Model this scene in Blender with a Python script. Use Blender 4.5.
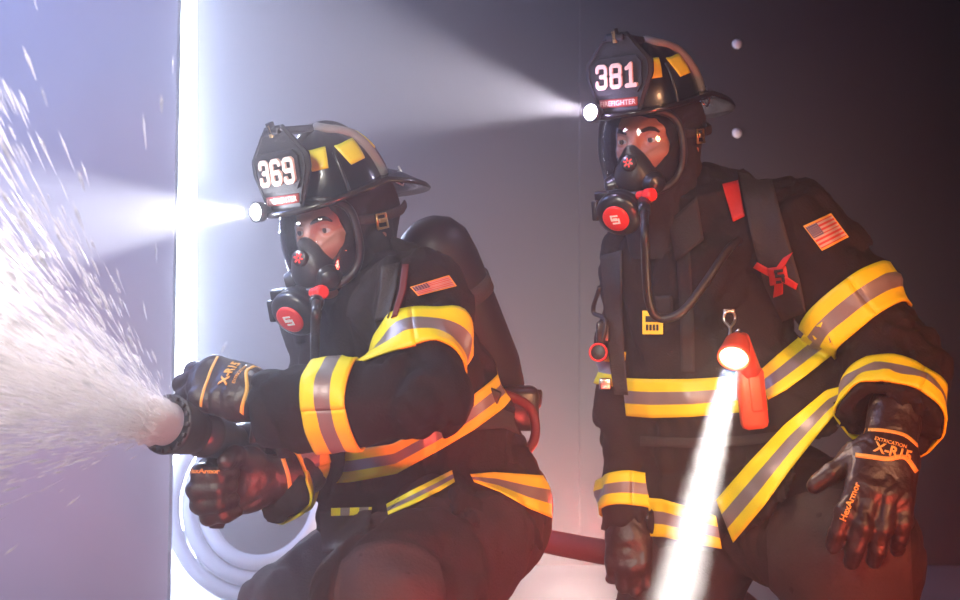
import bpy, bmesh, math, random
import numpy as np
from mathutils import Vector, Matrix, noise
from mathutils.bvhtree import BVHTree

for _o in list(bpy.data.objects):
    bpy.data.objects.remove(_o)
scene = bpy.context.scene
COL = scene.collection
random.seed(7)
RNG = np.random.default_rng(7)
R_ = math.radians

# ---------------------------------------------------------------- camera, world, lights, exposure
F = 1300.0
CAMZ = 1.0
cam_d = bpy.data.cameras.new('camera')
cam_d.sensor_width = 36.0
cam_d.lens = 36.0 * F / 960.0
cam_d.clip_start = 0.05
cam_d.dof.use_dof = True
cam_d.dof.focus_distance = 2.45
cam_d.dof.aperture_fstop = 5.6
cam = bpy.data.objects.new('camera', cam_d)
cam.location = (0, 0, CAMZ)
cam.rotation_euler = (R_(90), 0, 0)
COL.objects.link(cam)
scene.camera = cam

scene.view_settings.view_transform = 'Standard'
scene.view_settings.look = 'None'
scene.view_settings.exposure = 0.0
scene.view_settings.gamma = 1.0
scene.view_settings.use_curve_mapping = False

world = bpy.data.worlds.new('world')
scene.world = world
world.use_nodes = True
world.node_tree.nodes['Background'].inputs[0].default_value = (0.30, 0.24, 0.30, 1)
world.node_tree.nodes['Background'].inputs[1].default_value = 0.02
scene.cycles.volume_bounces = 1
scene.cycles.max_bounces = 8
scene.cycles.transparent_max_bounces = 16


def W(px, py, d):
    return Vector(((px - 480.0) / F * d, d, CAMZ + (300.0 - py) / F * d))


def A(*p):
    return np.array(W(*p))


def add_light(name, kind, loc, target, energy, color, **kw):
    d = bpy.data.lights.new(name, kind)
    d.energy = energy
    d.color = color
    for k, v in kw.items():
        setattr(d, k, v)
    o = bpy.data.objects.new(name, d)
    o.location = loc
    o.rotation_euler = (Vector(target) - Vector(loc)).to_track_quat('-Z', 'Y').to_euler()
    COL.objects.link(o)
    return o


# cool light shining in through the gap beside the door panel
add_light('gap_light', 'AREA', W(184, 250, 5.3), W(330, 300, 2.0), 260, (0.60, 0.72, 1.0), shape='RECTANGLE', size=0.10, size_y=2.2)
add_light('corner_fill', 'AREA', (-1.30, 4.35, 1.45), (-0.3, 4.85, 1.4), 30, (0.45, 0.55, 1.0), shape='RECTANGLE', size=0.3, size_y=2.4)  # unseen light added behind the door to tint wall and haze blue
# white fill from the front left of the room
add_light('key_light', 'SPOT', (-0.9, 0.2, 1.9), W(310, 380, 2.4), 230, (1.0, 0.94, 0.86), spot_size=R_(46), spot_blend=.7, shadow_soft_size=.25)
# blue light high at the left
add_light('blue_light', 'AREA', (-2.3, 2.8, 2.7), (-1.0, 3.7, 1.0), 76, (0.36, 0.47, 1.0), shape='RECTANGLE', size=0.8, size_y=0.8)
# pink light added low at the left to tint the door panel
add_light('pink_fill', 'SPOT', (-1.9, 2.7, 0.35), (-1.5, 3.9, 0.45), 34, (1.0, 0.50, 0.75), spot_size=R_(120), spot_blend=1.0, shadow_soft_size=.2)
# added lights that brighten the spray, from above and from low in front
add_light('spray_fill', 'SPOT', (-1.15, 1.25, 2.7), (-.97, 1.95, .86), 1500, (1.0, 0.88, 0.89), spot_size=R_(27), spot_blend=.8, shadow_soft_size=.15)
add_light('spray_pink_fill', 'SPOT', (-1.25, 0.7, 0.45), (-1.0, 1.95, .78), 150, (1.0, 0.74, 0.76), spot_size=R_(36), spot_blend=.8, shadow_soft_size=.12)
# red light low at the front right, amber one above it
add_light('red_light', 'SPOT', (0.95, 1.0, 0.25), W(690, 330, 2.6), 130, (1.0, 0.10, 0.05), spot_size=R_(62), spot_blend=.6, shadow_soft_size=.15)
add_light('amber_light', 'SPOT', (1.0, 0.5, 1.5), W(735, 345, 2.6), 150, (1.0, 0.48, 0.24), spot_size=R_(36), spot_blend=.6, shadow_soft_size=.2)
add_light('red_knee_fill', 'SPOT', (0.25, 1.0, 0.2), W(390, 540, 2.4), 150, (1.0, 0.08, 0.06), spot_size=R_(45), spot_blend=.7, shadow_soft_size=.12)  # second red light added to redden the crouching man's knees
add_light('red_back_light', 'SPOT', (0.42, 3.25, 0.45), (0.03, 2.60, 0.55), 60, (1.0, 0.06, 0.04), spot_size=R_(55), spot_blend=.5, shadow_soft_size=.08)
# unseen warm light added low behind the two figures to brighten the haze
add_light('low_back_fill', 'SPOT', (0.25, 3.4, 0.15), (0.24, 4.6, 0.45), 420, (1.0, 0.79, 0.70), spot_size=R_(100), spot_blend=1.0, shadow_soft_size=.15)


# ---------------------------------------------------------------- materials
def mat(name, color, rough=0.6, metal=0.0, bump=0.0, bscale=200.0, var=0.0, vscale=8.0, emit=None, estr=0.0,
        spec=0.5, coat=0.0, sheen=0.0, trans=None, stretch=None):
    m = bpy.data.materials.new(name)
    m.use_nodes = True
    nt = m.node_tree
    b = nt.nodes['Principled BSDF']
    b.inputs['Base Color'].default_value = (*color, 1)
    b.inputs['Roughness'].default_value = rough
    b.inputs['Metallic'].default_value = metal
    b.inputs['Specular IOR Level'].default_value = spec
    b.inputs['Coat Weight'].default_value = coat
    b.inputs['Sheen Weight'].default_value = sheen
    tc = nt.nodes.new('ShaderNodeTexCoord')
    src = tc.outputs['Object']
    if stretch:
        mp = nt.nodes.new('ShaderNodeMapping')
        mp.inputs['Scale'].default_value = stretch
        nt.links.new(src, mp.inputs[0])
        src = mp.outputs[0]
    if var:
        n = nt.nodes.new('ShaderNodeTexNoise')
        n.inputs['Scale'].default_value = vscale
        n.inputs['Detail'].default_value = 5
        nt.links.new(src, n.inputs['Vector'])
        cr = nt.nodes.new('ShaderNodeValToRGB')
        cr.color_ramp.elements[0].position = 0.3
        cr.color_ramp.elements[1].position = 0.7
        cr.color_ramp.elements[0].color = tuple(c * (1 - var) for c in color) + (1,)
        cr.color_ramp.elements[1].color = tuple(min(1, c * (1 + var)) for c in color) + (1,)
        nt.links.new(n.outputs['Fac'], cr.inputs[0])
        nt.links.new(cr.outputs[0], b.inputs['Base Color'])
    if bump:
        n2 = nt.nodes.new('ShaderNodeTexNoise')
        n2.inputs['Scale'].default_value = bscale
        n2.inputs['Detail'].default_value = 3
        nt.links.new(src, n2.inputs['Vector'])
        bp = nt.nodes.new('ShaderNodeBump')
        bp.inputs['Strength'].default_value = bump
        bp.inputs['Distance'].default_value = 0.004
        nt.links.new(n2.outputs['Fac'], bp.inputs['Height'])
        nt.links.new(bp.outputs[0], b.inputs['Normal'])
    if emit:
        b.inputs['Emission Color'].default_value = (*emit, 1)
        b.inputs['Emission Strength'].default_value = estr
    return m


M = {}
M['coat'] = mat('coat_cloth', (0.010, 0.0065, 0.0075), 0.85, bump=0.35, bscale=260, var=0.25, vscale=9, spec=0.25)
M['coat_seam'] = mat('coat_seam_cloth', (0.014, 0.012, 0.014), 0.8, bump=0.3, bscale=260)
M['trouser'] = mat('trouser_cloth', (0.024, 0.015, 0.016), 0.85, bump=0.35, bscale=240, var=0.25, vscale=7, spec=0.25)
M['knee'] = mat('knee_patch', (0.030, 0.018, 0.018), 0.75, bump=0.3, bscale=180, var=0.2)
M['lime'] = mat('tape_lime', (0.80, 0.68, 0.006), 0.5, bump=0.12, bscale=500)
M['silver'] = mat('tape_silver', (0.23, 0.20, 0.20), 0.38, metal=0.25, bump=0.12, bscale=500)
M['hood'] = mat('hood_knit', (0.012, 0.011, 0.012), 0.9, bump=0.3, bscale=400)
M['skin'] = mat('skin', (0.42, 0.17, 0.11), 0.5, bump=0.08, bscale=400, var=0.06, vscale=30)
M['eye'] = mat('eye_white', (0.52, 0.46, 0.43), 0.2)
M['iris'] = mat('iris', (0.05, 0.04, 0.035), 0.1)
M['brow'] = mat('eyebrow_hair', (0.02, 0.012, 0.008), 0.8, bump=0.5, bscale=600)
M['shell'] = mat('helmet_shell', (0.010, 0.010, 0.013), 0.28, coat=0.3)
M['rim'] = mat('helmet_rim', (0.012, 0.010, 0.011), 0.22, coat=0.4)
M['crest'] = mat('helmet_crest_lit', (0.20, 0.185, 0.18), 0.45)  # light caught by the side crests, put into the colour as pale grey
M['leather'] = mat('shield_leather', (0.008, 0.007, 0.008), 0.6, bump=0.2, bscale=300)
M['digit'] = mat('numeral_reflective', (0.78, 0.56, 0.48), 0.5)
M['panelred'] = mat('name_panel_red', (0.30, 0.045, 0.035), 0.55)
M['reflect'] = mat('helmet_reflector', (0.80, 0.72, 0.03), 0.35)
M['brass'] = mat('brass', (0.55, 0.38, 0.16), 0.35, metal=1.0)
M['steel'] = mat('steel', (0.6, 0.58, 0.56), 0.28, metal=1.0)
M['rubber'] = mat('mask_rubber', (0.013, 0.012, 0.014), 0.42, bump=0.1, bscale=150)
M['plastic'] = mat('black_plastic', (0.012, 0.012, 0.014), 0.3)
M['strap'] = mat('harness_webbing', (0.02, 0.018, 0.018), 0.75, bump=0.4, bscale=300)
M['strapred'] = mat('harness_red', (0.42, 0.014, 0.010), 0.55, bump=0.2, bscale=300)
M['strapdark'] = mat('harness_dark_red', (0.10, 0.008, 0.009), 0.6, bump=0.2, bscale=300)
M['red'] = mat('red_plastic', (0.75, 0.025, 0.018), 0.35)
M['whiteprint'] = mat('white_print', (0.85, 0.80, 0.78), 0.5)
M['cyl'] = mat('cylinder_wrap', (0.007, 0.007, 0.011), 0.45, spec=0.3)
M['glove'] = mat('glove_leather', (0.022, 0.011, 0.011), 0.42, bump=0.35, bscale=120, var=0.2, vscale=20)
M['gold'] = mat('glove_gold_print', (0.80, 0.42, 0.08), 0.5)
M['orange'] = mat('flashlight_orange', (0.62, 0.06, 0.02), 0.45)
M['yellowtag'] = mat('tag_yellow', (0.85, 0.70, 0.03), 0.5)
M['boot'] = mat('boot_rubber', (0.02, 0.018, 0.018), 0.4)
M['hose'] = mat('hose_jacket', (0.20, 0.030, 0.022), 0.7, bump=0.5, bscale=260)
M['nozzle'] = mat('nozzle_metal', (0.03, 0.028, 0.032), 0.35, metal=0.3, bump=0.08, bscale=80)
M['nozrub'] = mat('nozzle_bumper', (0.02, 0.016, 0.018), 0.5, bump=0.15, bscale=120)
M['flagred'] = mat('flag_red', (0.48, 0.03, 0.025), 0.6)
M['flagwhite'] = mat('flag_white', (0.50, 0.38, 0.34), 0.6)
M['flagblue'] = mat('flag_blue', (0.03, 0.035, 0.12), 0.6)
M['flaggold'] = mat('flag_gold', (0.75, 0.38, 0.05), 0.6)
M['wall'] = mat('wall_paint', (0.016, 0.011, 0.011), 0.8, bump=0.1, bscale=30, var=0.15, vscale=1.5)
M['panel'] = mat('door_panel_paint', (0.30, 0.31, 0.36), 0.6, bump=0.05, bscale=20, var=0.08, vscale=2)
M['floor'] = mat('floor_concrete', (0.15, 0.135, 0.135), 0.65, bump=0.2, bscale=25, var=0.2, vscale=3)
M['bolt'] = mat('bolt_steel', (0.55, 0.52, 0.52), 0.65, metal=0.2)
M['paleloop'] = mat('pale_loop', (0.45, 0.46, 0.52), 0.35)
M['lamp'] = mat('lamp_lens', (1, 1, 1), 0.3, emit=(0.92, 0.94, 1.0), estr=60)
M['torch'] = mat('torch_lens', (1, 1, 1), 0.3, emit=(1.0, 0.95, 0.86), estr=60)
M['slit'] = mat('gap_glow', (1, 1, 1), 0.5, emit=(0.92, 0.95, 1.0), estr=12)

# clear visor: see-through with a fresnel reflection
vm = bpy.data.materials.new('visor_clear')
vm.use_nodes = True
nt = vm.node_tree
nt.nodes.clear()
out = nt.nodes.new('ShaderNodeOutputMaterial')
mx = nt.nodes.new('ShaderNodeMixShader')
tr = nt.nodes.new('ShaderNodeBsdfTransparent')
tr.inputs[0].default_value = (0.94, 0.95, 0.97, 1)
gl = nt.nodes.new('ShaderNodeBsdfGlossy')
gl.inputs['Roughness'].default_value = 0.06
fr = nt.nodes.new('ShaderNodeFresnel')
fr.inputs[0].default_value = 1.45
nt.links.new(fr.outputs[0], mx.inputs[0])
nt.links.new(tr.outputs[0], mx.inputs[1])
nt.links.new(gl.outputs[0], mx.inputs[2])
nt.links.new(mx.outputs[0], out.inputs[0])
M['visor'] = vm

# water: droplets that pass and scatter light
wm = bpy.data.materials.new('water_drops')
wm.use_nodes = True
nt = wm.node_tree
nt.nodes.clear()
out = nt.nodes.new('ShaderNodeOutputMaterial')
df = nt.nodes.new('ShaderNodeBsdfDiffuse')
df.inputs[0].default_value = (0.97, 0.94, 0.94, 1)
tl = nt.nodes.new('ShaderNodeBsdfTranslucent')
tl.inputs[0].default_value = (0.97, 0.94, 0.94, 1)
m1 = nt.nodes.new('ShaderNodeMixShader')
m1.inputs[0].default_value = 0.6
tp = nt.nodes.new('ShaderNodeBsdfTransparent')
m2 = nt.nodes.new('ShaderNodeMixShader')
m2.inputs[0].default_value = 0.60
nt.links.new(df.outputs[0], m1.inputs[1])
nt.links.new(tl.outputs[0], m1.inputs[2])
nt.links.new(tp.outputs[0], m2.inputs[1])
nt.links.new(m1.outputs[0], m2.inputs[2])
nt.links.new(m2.outputs[0], out.inputs[0])
M['water'] = wm


def volmat(name, density, color=(1, 1, 1), aniso=0.0):
    m = bpy.data.materials.new(name)
    m.use_nodes = True
    t = m.node_tree
    t.nodes.clear()
    o = t.nodes.new('ShaderNodeOutputMaterial')
    v = t.nodes.new('ShaderNodeVolumeScatter')
    v.inputs['Color'].default_value = (*color, 1)
    v.inputs['Density'].default_value = density
    v.inputs['Anisotropy'].default_value = aniso
    t.links.new(v.outputs[0], o.inputs['Volume'])
    return m


# ---------------------------------------------------------------- object helpers
def thing(name, label, cat, loc=(0, 0, 0), group=None):
    o = bpy.data.objects.new(name, None)
    o.empty_display_size = 0.1
    o.location = loc
    COL.objects.link(o)
    o['label'] = label
    o['category'] = cat
    if group:
        o['group'] = group
    return o


def tag(o, label, cat, group=None, kind=None):
    o['label'] = label
    o['category'] = cat
    if group:
        o['group'] = group
    if kind:
        o['kind'] = kind
    return o


def link(name, me, parent=None, mats=None, smooth=True):
    """link a mesh whose vertices are in WORLD coordinates; keep them there under the parent"""
    o = bpy.data.objects.new(name, me)
    COL.objects.link(o)
    if mats is not None and len(me.materials) == 0:
        for m in (mats if isinstance(mats, (list, tuple)) else [mats]):
            me.materials.append(M[m] if isinstance(m, str) else m)
    if smooth:
        me.polygons.foreach_set('use_smooth', [True] * len(me.polygons))
    # put the origin at the middle of the mesh
    n = len(me.vertices)
    co = np.empty(n * 3)
    me.vertices.foreach_get('co', co)
    co = co.reshape(-1, 3)
    c = (co.min(0) + co.max(0)) / 2
    me.vertices.foreach_set('co', (co - c).ravel())
    me.update()
    o.location = c
    if parent is not None:
        o.parent = parent
        w = Vector((0, 0, 0))
        p = parent
        while p is not None:
            w += Vector(p.location)
            p = p.parent
        o.location = Vector(c) - w
    return o


def structure(o):
    o['kind'] = 'structure'
    return o


def pymesh(verts, faces, midx=None):
    me = bpy.data.meshes.new('m')
    me.from_pydata([tuple(v) for v in verts], [], faces)
    if midx is not None:
        me.polygons.foreach_set('material_index', midx)
    me.update()
    return me


def box_mesh(c, half, bevel=0.0, rot=None, seg=2):
    bm = bmesh.new()
    bmesh.ops.create_cube(bm, size=2.0)
    for v in bm.verts:
        v.co = Vector((v.co.x * half[0], v.co.y * half[1], v.co.z * half[2]))
    if bevel:
        bmesh.ops.bevel(bm, geom=bm.edges[:], offset=bevel, segments=seg, affect='EDGES', profile=0.5)
    mtx = Matrix.Translation(Vector(c))
    if rot is not None:
        mtx = mtx @ rot.to_4x4()
    bm.transform(mtx)
    me = bpy.data.meshes.new('b')
    bm.to_mesh(me)
    bm.free()
    return me


def join_meshes(ms):
    bm = bmesh.new()
    for m in ms:
        bm.from_mesh(m)
    me = bpy.data.meshes.new('j')
    bm.to_mesh(me)
    bm.free()
    return me


def frames(pts):
    pts = [Vector(p) for p in pts]
    T = []
    for i in range(len(pts)):
        a = pts[max(i - 1, 0)]
        b = pts[min(i + 1, len(pts) - 1)]
        T.append((b - a).normalized())
    n = T[0].orthogonal().normalized()
    out_ = []
    for i, t in enumerate(T):
        n = (n - t * n.dot(t))
        if n.length < 1e-6:
            n = t.orthogonal()
        n.normalize()
        out_.append((pts[i], t, n.copy(), t.cross(n)))
    return out_


def tube_mesh(pts, rad, seg=12, caps=True, up=None, flat=1.0):
    """tube along points; rad number or list; flat squashes along the second axis"""
    fr_ = frames(pts)
    if not isinstance(rad, (list, tuple)):
        rad = [rad] * len(pts)
    vs, fs = [], []
    for i, (p, t, n, b) in enumerate(fr_):
        if up is not None:
            u = Vector(up[i] if isinstance(up, list) else up)
            b = (u - t * u.dot(t)).normalized()
            n = b.cross(t)
        for k in range(seg):
            a = 2 * math.pi * k / seg
            vs.append(p + n * math.cos(a) * rad[i] + b * math.sin(a) * rad[i] * flat)
    for i in range(len(pts) - 1):
        for k in range(seg):
            k2 = (k + 1) % seg
            fs.append((i * seg + k, i * seg + k2, (i + 1) * seg + k2, (i + 1) * seg + k))
    if caps:
        fs.append(tuple(reversed(range(seg))))
        fs.append(tuple((len(pts) - 1) * seg + k for k in range(seg)))
    return pymesh(vs, fs)


def spline(pts, n=8):
    pts = [Vector(p) for p in pts]
    res = []
    P = [pts[0] * 2 - pts[1]] + pts + [pts[-1] * 2 - pts[-2]]
    for i in range(1, len(P) - 2):
        for k in range(n):
            t = k / n
            a, b, c, d = P[i - 1], P[i], P[i + 1], P[i + 2]
            res.append(0.5 * ((2 * b) + (c - a) * t + (2 * a - 5 * b + 4 * c - d) * t * t + (3 * b - a - 3 * c + d) * t ** 3))
    res.append(pts[-1])
    return res


def lathe_mesh(profile, axis_o, axis_d, seg=32, closed=False):
    """profile of (along, radius) about a world axis"""
    d = Vector(axis_d).normalized()
    n = d.orthogonal().normalized()
    b = d.cross(n)
    vs, fs = [], []
    for (t, r) in profile:
        for k in range(seg):
            a = 2 * math.pi * k / seg
            vs.append(Vector(axis_o) + d * t + (n * math.cos(a) + b * math.sin(a)) * max(r, 1e-5))
    for i in range(len(profile) - 1):
        for k in range(seg):
            k2 = (k + 1) % seg
            fs.append((i * seg + k, i * seg + k2, (i + 1) * seg + k2, (i + 1) * seg + k))
    return pymesh(vs, fs)


# ---------------------------------------------------------------- implicit surfaces
def nrm(v):
    return np.sqrt((v * v).sum(-1))


def _hash(i, j, k):
    h = (i * 374761393 + j * 668265263 + k * 2147483647) & 0xFFFFFFFF
    h = ((h ^ (h >> 13)) * 1274126177) & 0xFFFFFFFF
    return ((h ^ (h >> 16)) & 0xFFFF) / 65535.0


def vnoise(P):
    I = np.floor(P).astype(np.int64)
    f = P - I
    f = f * f * (3 - 2 * f)
    r = 0
    for a in (0, 1):
        wa = f[:, 0] if a else 1 - f[:, 0]
        for b in (0, 1):
            wb = f[:, 1] if b else 1 - f[:, 1]
            for c in (0, 1):
                wc = f[:, 2] if c else 1 - f[:, 2]
                r = r + wa * wb * wc * _hash(I[:, 0] + a, I[:, 1] + b, I[:, 2] + c)
    return r * 2 - 1


def folds(P, freq=8.0, amp=0.008, seed=0.0):
    Q = P * np.array([freq, freq, freq * 0.8]) + seed
    w = np.stack([vnoise(Q * 0.7 + 11), vnoise(Q * 0.7 + 37), vnoise(Q * 0.7 + 71)], -1)
    n = vnoise(Q + w * 1.1)
    rg = 1 - np.minimum(np.abs(n) * 3.2, 1.6)
    n2 = vnoise(Q * 2.6 + w * 1.6 + 5)
    return amp * (rg * 0.7 - 0.3) + amp * 0.35 * n2


def cone(a, b, ra, rb, ax=None, s=1.0):
    a = np.array(a, float)
    b = np.array(b, float)
    ba = b - a
    L2 = max(float(ba @ ba), 1e-9)
    if ax is not None:
        ax = np.array(ax, float)
        ax = ax / nrm(ax)

    def f(P):
        pa = P - a
        t = np.clip((pa @ ba) / L2, 0, 1)
        q = pa - t[:, None] * ba
        if ax is not None:
            q = q + ((s - 1) * (q @ ax))[:, None] * ax
        return nrm(q) - (ra + (rb - ra) * t)
    return f


def ell(c, r, rot=None):
    c = np.array(c, float)
    r = np.array(r, float)
    rt = None if rot is None else np.array(rot)

    def f(P):
        q = P - c
        if rt is not None:
            q = q @ rt
        k0 = nrm(q / r)
        k1 = nrm(q / (r * r))
        return k0 * (k0 - 1) / np.maximum(k1, 1e-9)
    return f


def rbox(c, half, rr, rot=None):
    c = np.array(c, float)
    half = np.array(half, float) - rr
    rt = None if rot is None else np.array(rot)

    def f(P):
        q = P - c
        if rt is not None:
            q = q @ rt
        q = np.abs(q) - half
        return nrm(np.maximum(q, 0)) + np.minimum(q.max(-1), 0) - rr
    return f


def plane(p, n):
    """negative on the side the normal points away from"""
    p = np.array(p, float)
    n = np.array(n, float)
    n = n / nrm(n)
    return lambda P: (P - p) @ n


def smin(a, b, k):
    h = np.maximum(k - np.abs(a - b), 0) / k
    return np.minimum(a, b) - h * h * k * 0.25


def union(fs, k=0.03):
    def f(P):
        d = fs[0](P)
        for g in fs[1:]:
            if isinstance(g, tuple):
                d = smin(d, g[0](P), g[1])
            else:
                d = smin(d, g(P), k)
        return d
    return f


def inter(f, g):
    return lambda P: np.maximum(f(P), g(P))


def minus(f, g, k=0.004):
    return lambda P: -smin(-f(P), g(P), k)


def mesh_sdf(f, lo, hi, step, reject=3.2):
    lo = np.array(lo, float)
    hi = np.array(hi, float)
    nc = np.ceil((hi - lo) / (step * 4)).astype(int) + 1
    n = nc * 4
    ci = np.stack(np.meshgrid(*[np.arange(k) for k in nc], indexing='ij'), -1).reshape(-1, 3)
    cv = f(lo + (ci * 4 + 1.5) * step).reshape(nc)
    V = cv.repeat(4, 0).repeat(4, 1).repeat(4, 2)
    near = np.abs(V) < step * 4 * reject
    idx = np.argwhere(near)
    vals = np.empty(len(idx))
    for s in range(0, len(idx), 400000):
        vals[s:s + 400000] = f(lo + idx[s:s + 400000] * step)
    V[near] = vals
    S = V < 0
    c = [slice(0, -1), slice(1, None)]
    acc = np.zeros(tuple(n - 1) + (3,), np.float32)
    cnt = np.zeros(tuple(n - 1), np.float32)
    corners = [(i, j, k) for i in (0, 1) for j in (0, 1) for k in (0, 1)]
    for a in corners:
        for ax in range(3):
            if a[ax] == 0:
                b = list(a)
                b[ax] = 1
                va = V[c[a[0]], c[a[1]], c[a[2]]]
                vb = V[c[b[0]], c[b[1]], c[b[2]]]
                cr = (va < 0) != (vb < 0)
                t = np.where(cr, va / np.where(cr, va - vb, 1), 0)
                for d in range(3):
                    acc[..., d] += cr * (a[d] + (t if d == ax else 0))
                cnt += cr
    act = cnt > 0
    idn = -np.ones(act.shape, np.int64)
    cells = np.argwhere(act)
    idn[act] = np.arange(len(cells))
    verts = lo + (cells + acc[act] / cnt[act][:, None]) * step
    faces = []
    for ax in range(3):
        o1, o2 = (ax + 1) % 3, (ax + 2) % 3
        sl0 = [slice(1, -1)] * 3
        sl1 = [slice(1, -1)] * 3
        sl0[ax] = slice(0, -1)
        sl1[ax] = slice(1, None)
        s0, s1 = S[tuple(sl0)], S[tuple(sl1)]
        e = np.argwhere(s0 != s1)
        if not len(e):
            continue
        ins = s0[tuple(e.T)]
        e = e + 1
        e[:, ax] -= 1

        def cell(d1, d2):
            q = e.copy()
            q[:, o1] += d1
            q[:, o2] += d2
            return idn[tuple(q.T)]
        q = np.stack([cell(-1, -1), cell(0, -1), cell(0, 0), cell(-1, 0)], -1)
        q[~ins] = q[~ins][:, ::-1]
        faces.append(q)
    faces = np.concatenate(faces)
    faces = faces[(faces >= 0).all(1)]
    me = bpy.data.meshes.new('s')
    me.vertices.add(len(verts))
    me.vertices.foreach_set('co', verts.astype(np.float32).ravel())
    me.loops.add(len(faces) * 4)
    me.loops.foreach_set('vertex_index', faces.astype(np.int32).ravel())
    me.polygons.add(len(faces))
    me.polygons.foreach_set('loop_start', np.arange(len(faces), dtype=np.int32) * 4)
    me.polygons.foreach_set('loop_total', np.full(len(faces), 4, np.int32))
    me.update(calc_edges=True)
    me.validate()
    return me


def xform(me, mtx):
    me.transform(mtx)
    return me


def bvh_of(me):
    return BVHTree.FromPolygons([v.co.copy() for v in me.vertices], [tuple(p.vertices) for p in me.polygons])


CAMP = Vector((0, 0, CAMZ))


def seen(bvh, px, py, off=0.003):
    """the point of a garment that the camera sees at a pixel, lifted a little off the cloth"""
    d = (W(px, py, 2.0) - CAMP).normalized()
    hit = bvh.ray_cast(CAMP, d)
    if hit[0] is None:
        near = bvh.find_nearest(W(px, py, 2.6))
        best = None
        for dd in np.arange(1.9, 3.1, 0.04):
            q = bvh.find_nearest(W(px, py, dd))
            if best is None or q[3] < best[3]:
                best = q
        hit = best
        return hit[0] + hit[1].normalized() * off
    n = hit[1]
    if n.dot(d) > 0:
        n = -n
    return hit[0] + n * off


def edge_at(poly, t):
    """point at fraction t of a polyline"""
    L = [0]
    for i in range(1, len(poly)):
        L.append(L[-1] + math.dist(poly[i - 1], poly[i]))
    s = t * L[-1]
    for i in range(1, len(poly)):
        if s <= L[i] or i == len(poly) - 1:
            u = (s - L[i - 1]) / max(L[i] - L[i - 1], 1e-9)
            return tuple(poly[i - 1][k] + (poly[i][k] - poly[i - 1][k]) * u for k in range(len(poly[0])))


def solid(verts, nu, nv, thick, midx, normals):
    """grid sheet (nu x nv verts) given real thickness; verts are the outer side"""
    vs = list(verts) + [v - n * thick for v, n in zip(verts, normals)]
    N = len(verts)
    fs, mi = [], []
    for i in range(nu - 1):
        for j in range(nv - 1):
            q = (i * nv + j, (i + 1) * nv + j, (i + 1) * nv + j + 1, i * nv + j + 1)
            fs.append(q)
            mi.append(midx(i, j))
            fs.append(tuple(N + x for x in reversed(q)))
            mi.append(midx(i, j))
    for i in range(nu - 1):
        for j in (0, nv - 1):
            a, b = i * nv + j, (i + 1) * nv + j
            fs.append((a, b, b + N, a + N))
            mi.append(midx(i, min(j, nv - 2)))
    for j in range(nv - 1):
        for i in (0, nu - 1):
            a, b = i * nv + j, i * nv + j + 1
            fs.append((a, b, b + N, a + N))
            mi.append(midx(min(i, nu - 2), j))
    me = pymesh(vs, fs, mi)
    bm = bmesh.new()
    bm.from_mesh(me)
    bmesh.ops.recalc_face_normals(bm, faces=bm.faces[:])
    bm.to_mesh(me)
    bm.free()
    return me


def sheet(bvh, top, bot, nu, nv, midx, off=0.004, thick=0.004):
    """cloth piece sewn onto a garment between two edges"""
    vs, ns = [], []
    T = np.zeros((nu, nv))
    D = []
    for i in range(nu):
        t = i / (nu - 1)
        a, b = edge_at(top, t), edge_at(bot, t)
        for j in range(nv):
            u = j / (nv - 1)
            p = seen(bvh, a[0] + (b[0] - a[0]) * u, a[1] + (b[1] - a[1]) * u, 0.0)
            T[i, j] = (p - CAMP).length
            D.append((p - CAMP).normalized())
    T = settle(T, -1)
    for i in range(nu):
        for j in range(nv):
            d = D[i * nv + j]
            vs.append(CAMP + d * (T[i, j] - off))
            ns.append(-d)
    return solid(vs, nu, nv, thick, midx, ns)


def settle(T, sgn, n=6, slack=.030):
    """stiff tape bridges the small creases of the cloth under it"""
    S = np.clip(T, np.median(T) - .25, np.median(T) + .25)
    raw = S.copy()
    for _ in range(n):
        Q = np.pad(S, 1, mode='edge')
        S = (Q[:-2, 1:-1] + Q[2:, 1:-1] + Q[1:-1, :-2] + Q[1:-1, 2:] + 2 * Q[1:-1, 1:-1]) / 6
        if sgn < 0:
            S = np.minimum(S, raw + .001)
        else:
            S = np.maximum(S, raw - .001)
    return S


def tape_idx(nv):
    """lime, silver, lime across the width"""
    def f(i, j):
        u = (j + 0.5) / (nv - 1)
        return 1 if 0.34 < u < 0.66 else 0
    return f


def tape(bvh, top, bot, parent, name='reflective_tape', nu=48, off=0.011):
    me = sheet(bvh, top, bot, nu, 10, tape_idx(10), off)
    return link(name, me, parent, ['lime', 'silver'])


def ring_tape(bvh, c, n, width, parent, name='reflective_tape', a0=0, a1=360, seg=56, off=0.008, rmax=0.16, ref=None):
    """tape sewn all round a sleeve or a coat body; c on its axis, n along it"""
    c = Vector(c)
    n = Vector(n).normalized()
    u = (Vector(ref) if ref is not None else Vector((0, -1, 0)))
    u = (u - n * u.dot(n)).normalized()
    v = n.cross(u)
    nv = 10
    vs, ns = [], []
    T = np.zeros((seg + 1, nv))
    for i in range(seg + 1):
        a = R_(a0 + (a1 - a0) * i / seg)
        d = u * math.cos(a) + v * math.sin(a)
        for j in range(nv):
            o = c + n * width * (0.5 - j / (nv - 1))
            hit = bvh.ray_cast(o + d * rmax, -d, rmax)
            T[i, j] = (hit[0] - o).length if hit[0] is not None else np.nan
    T = np.where(np.isnan(T), np.nanmedian(T), T)
    T = np.clip(T, np.median(T) * .6, np.median(T) * 1.5)
    T = settle(T, 1, 4)
    for i in range(seg + 1):
        a = R_(a0 + (a1 - a0) * i / seg)
        d = u * math.cos(a) + v * math.sin(a)
        for j in range(nv):
            o = c + n * width * (0.5 - j / (nv - 1))
            vs.append(o + d * (T[i, j] + off))
            ns.append(d)
    me = solid(vs, seg + 1, nv, 0.005, tape_idx(nv), ns)
    return link(name, me, parent, ['lime', 'silver'])


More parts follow.
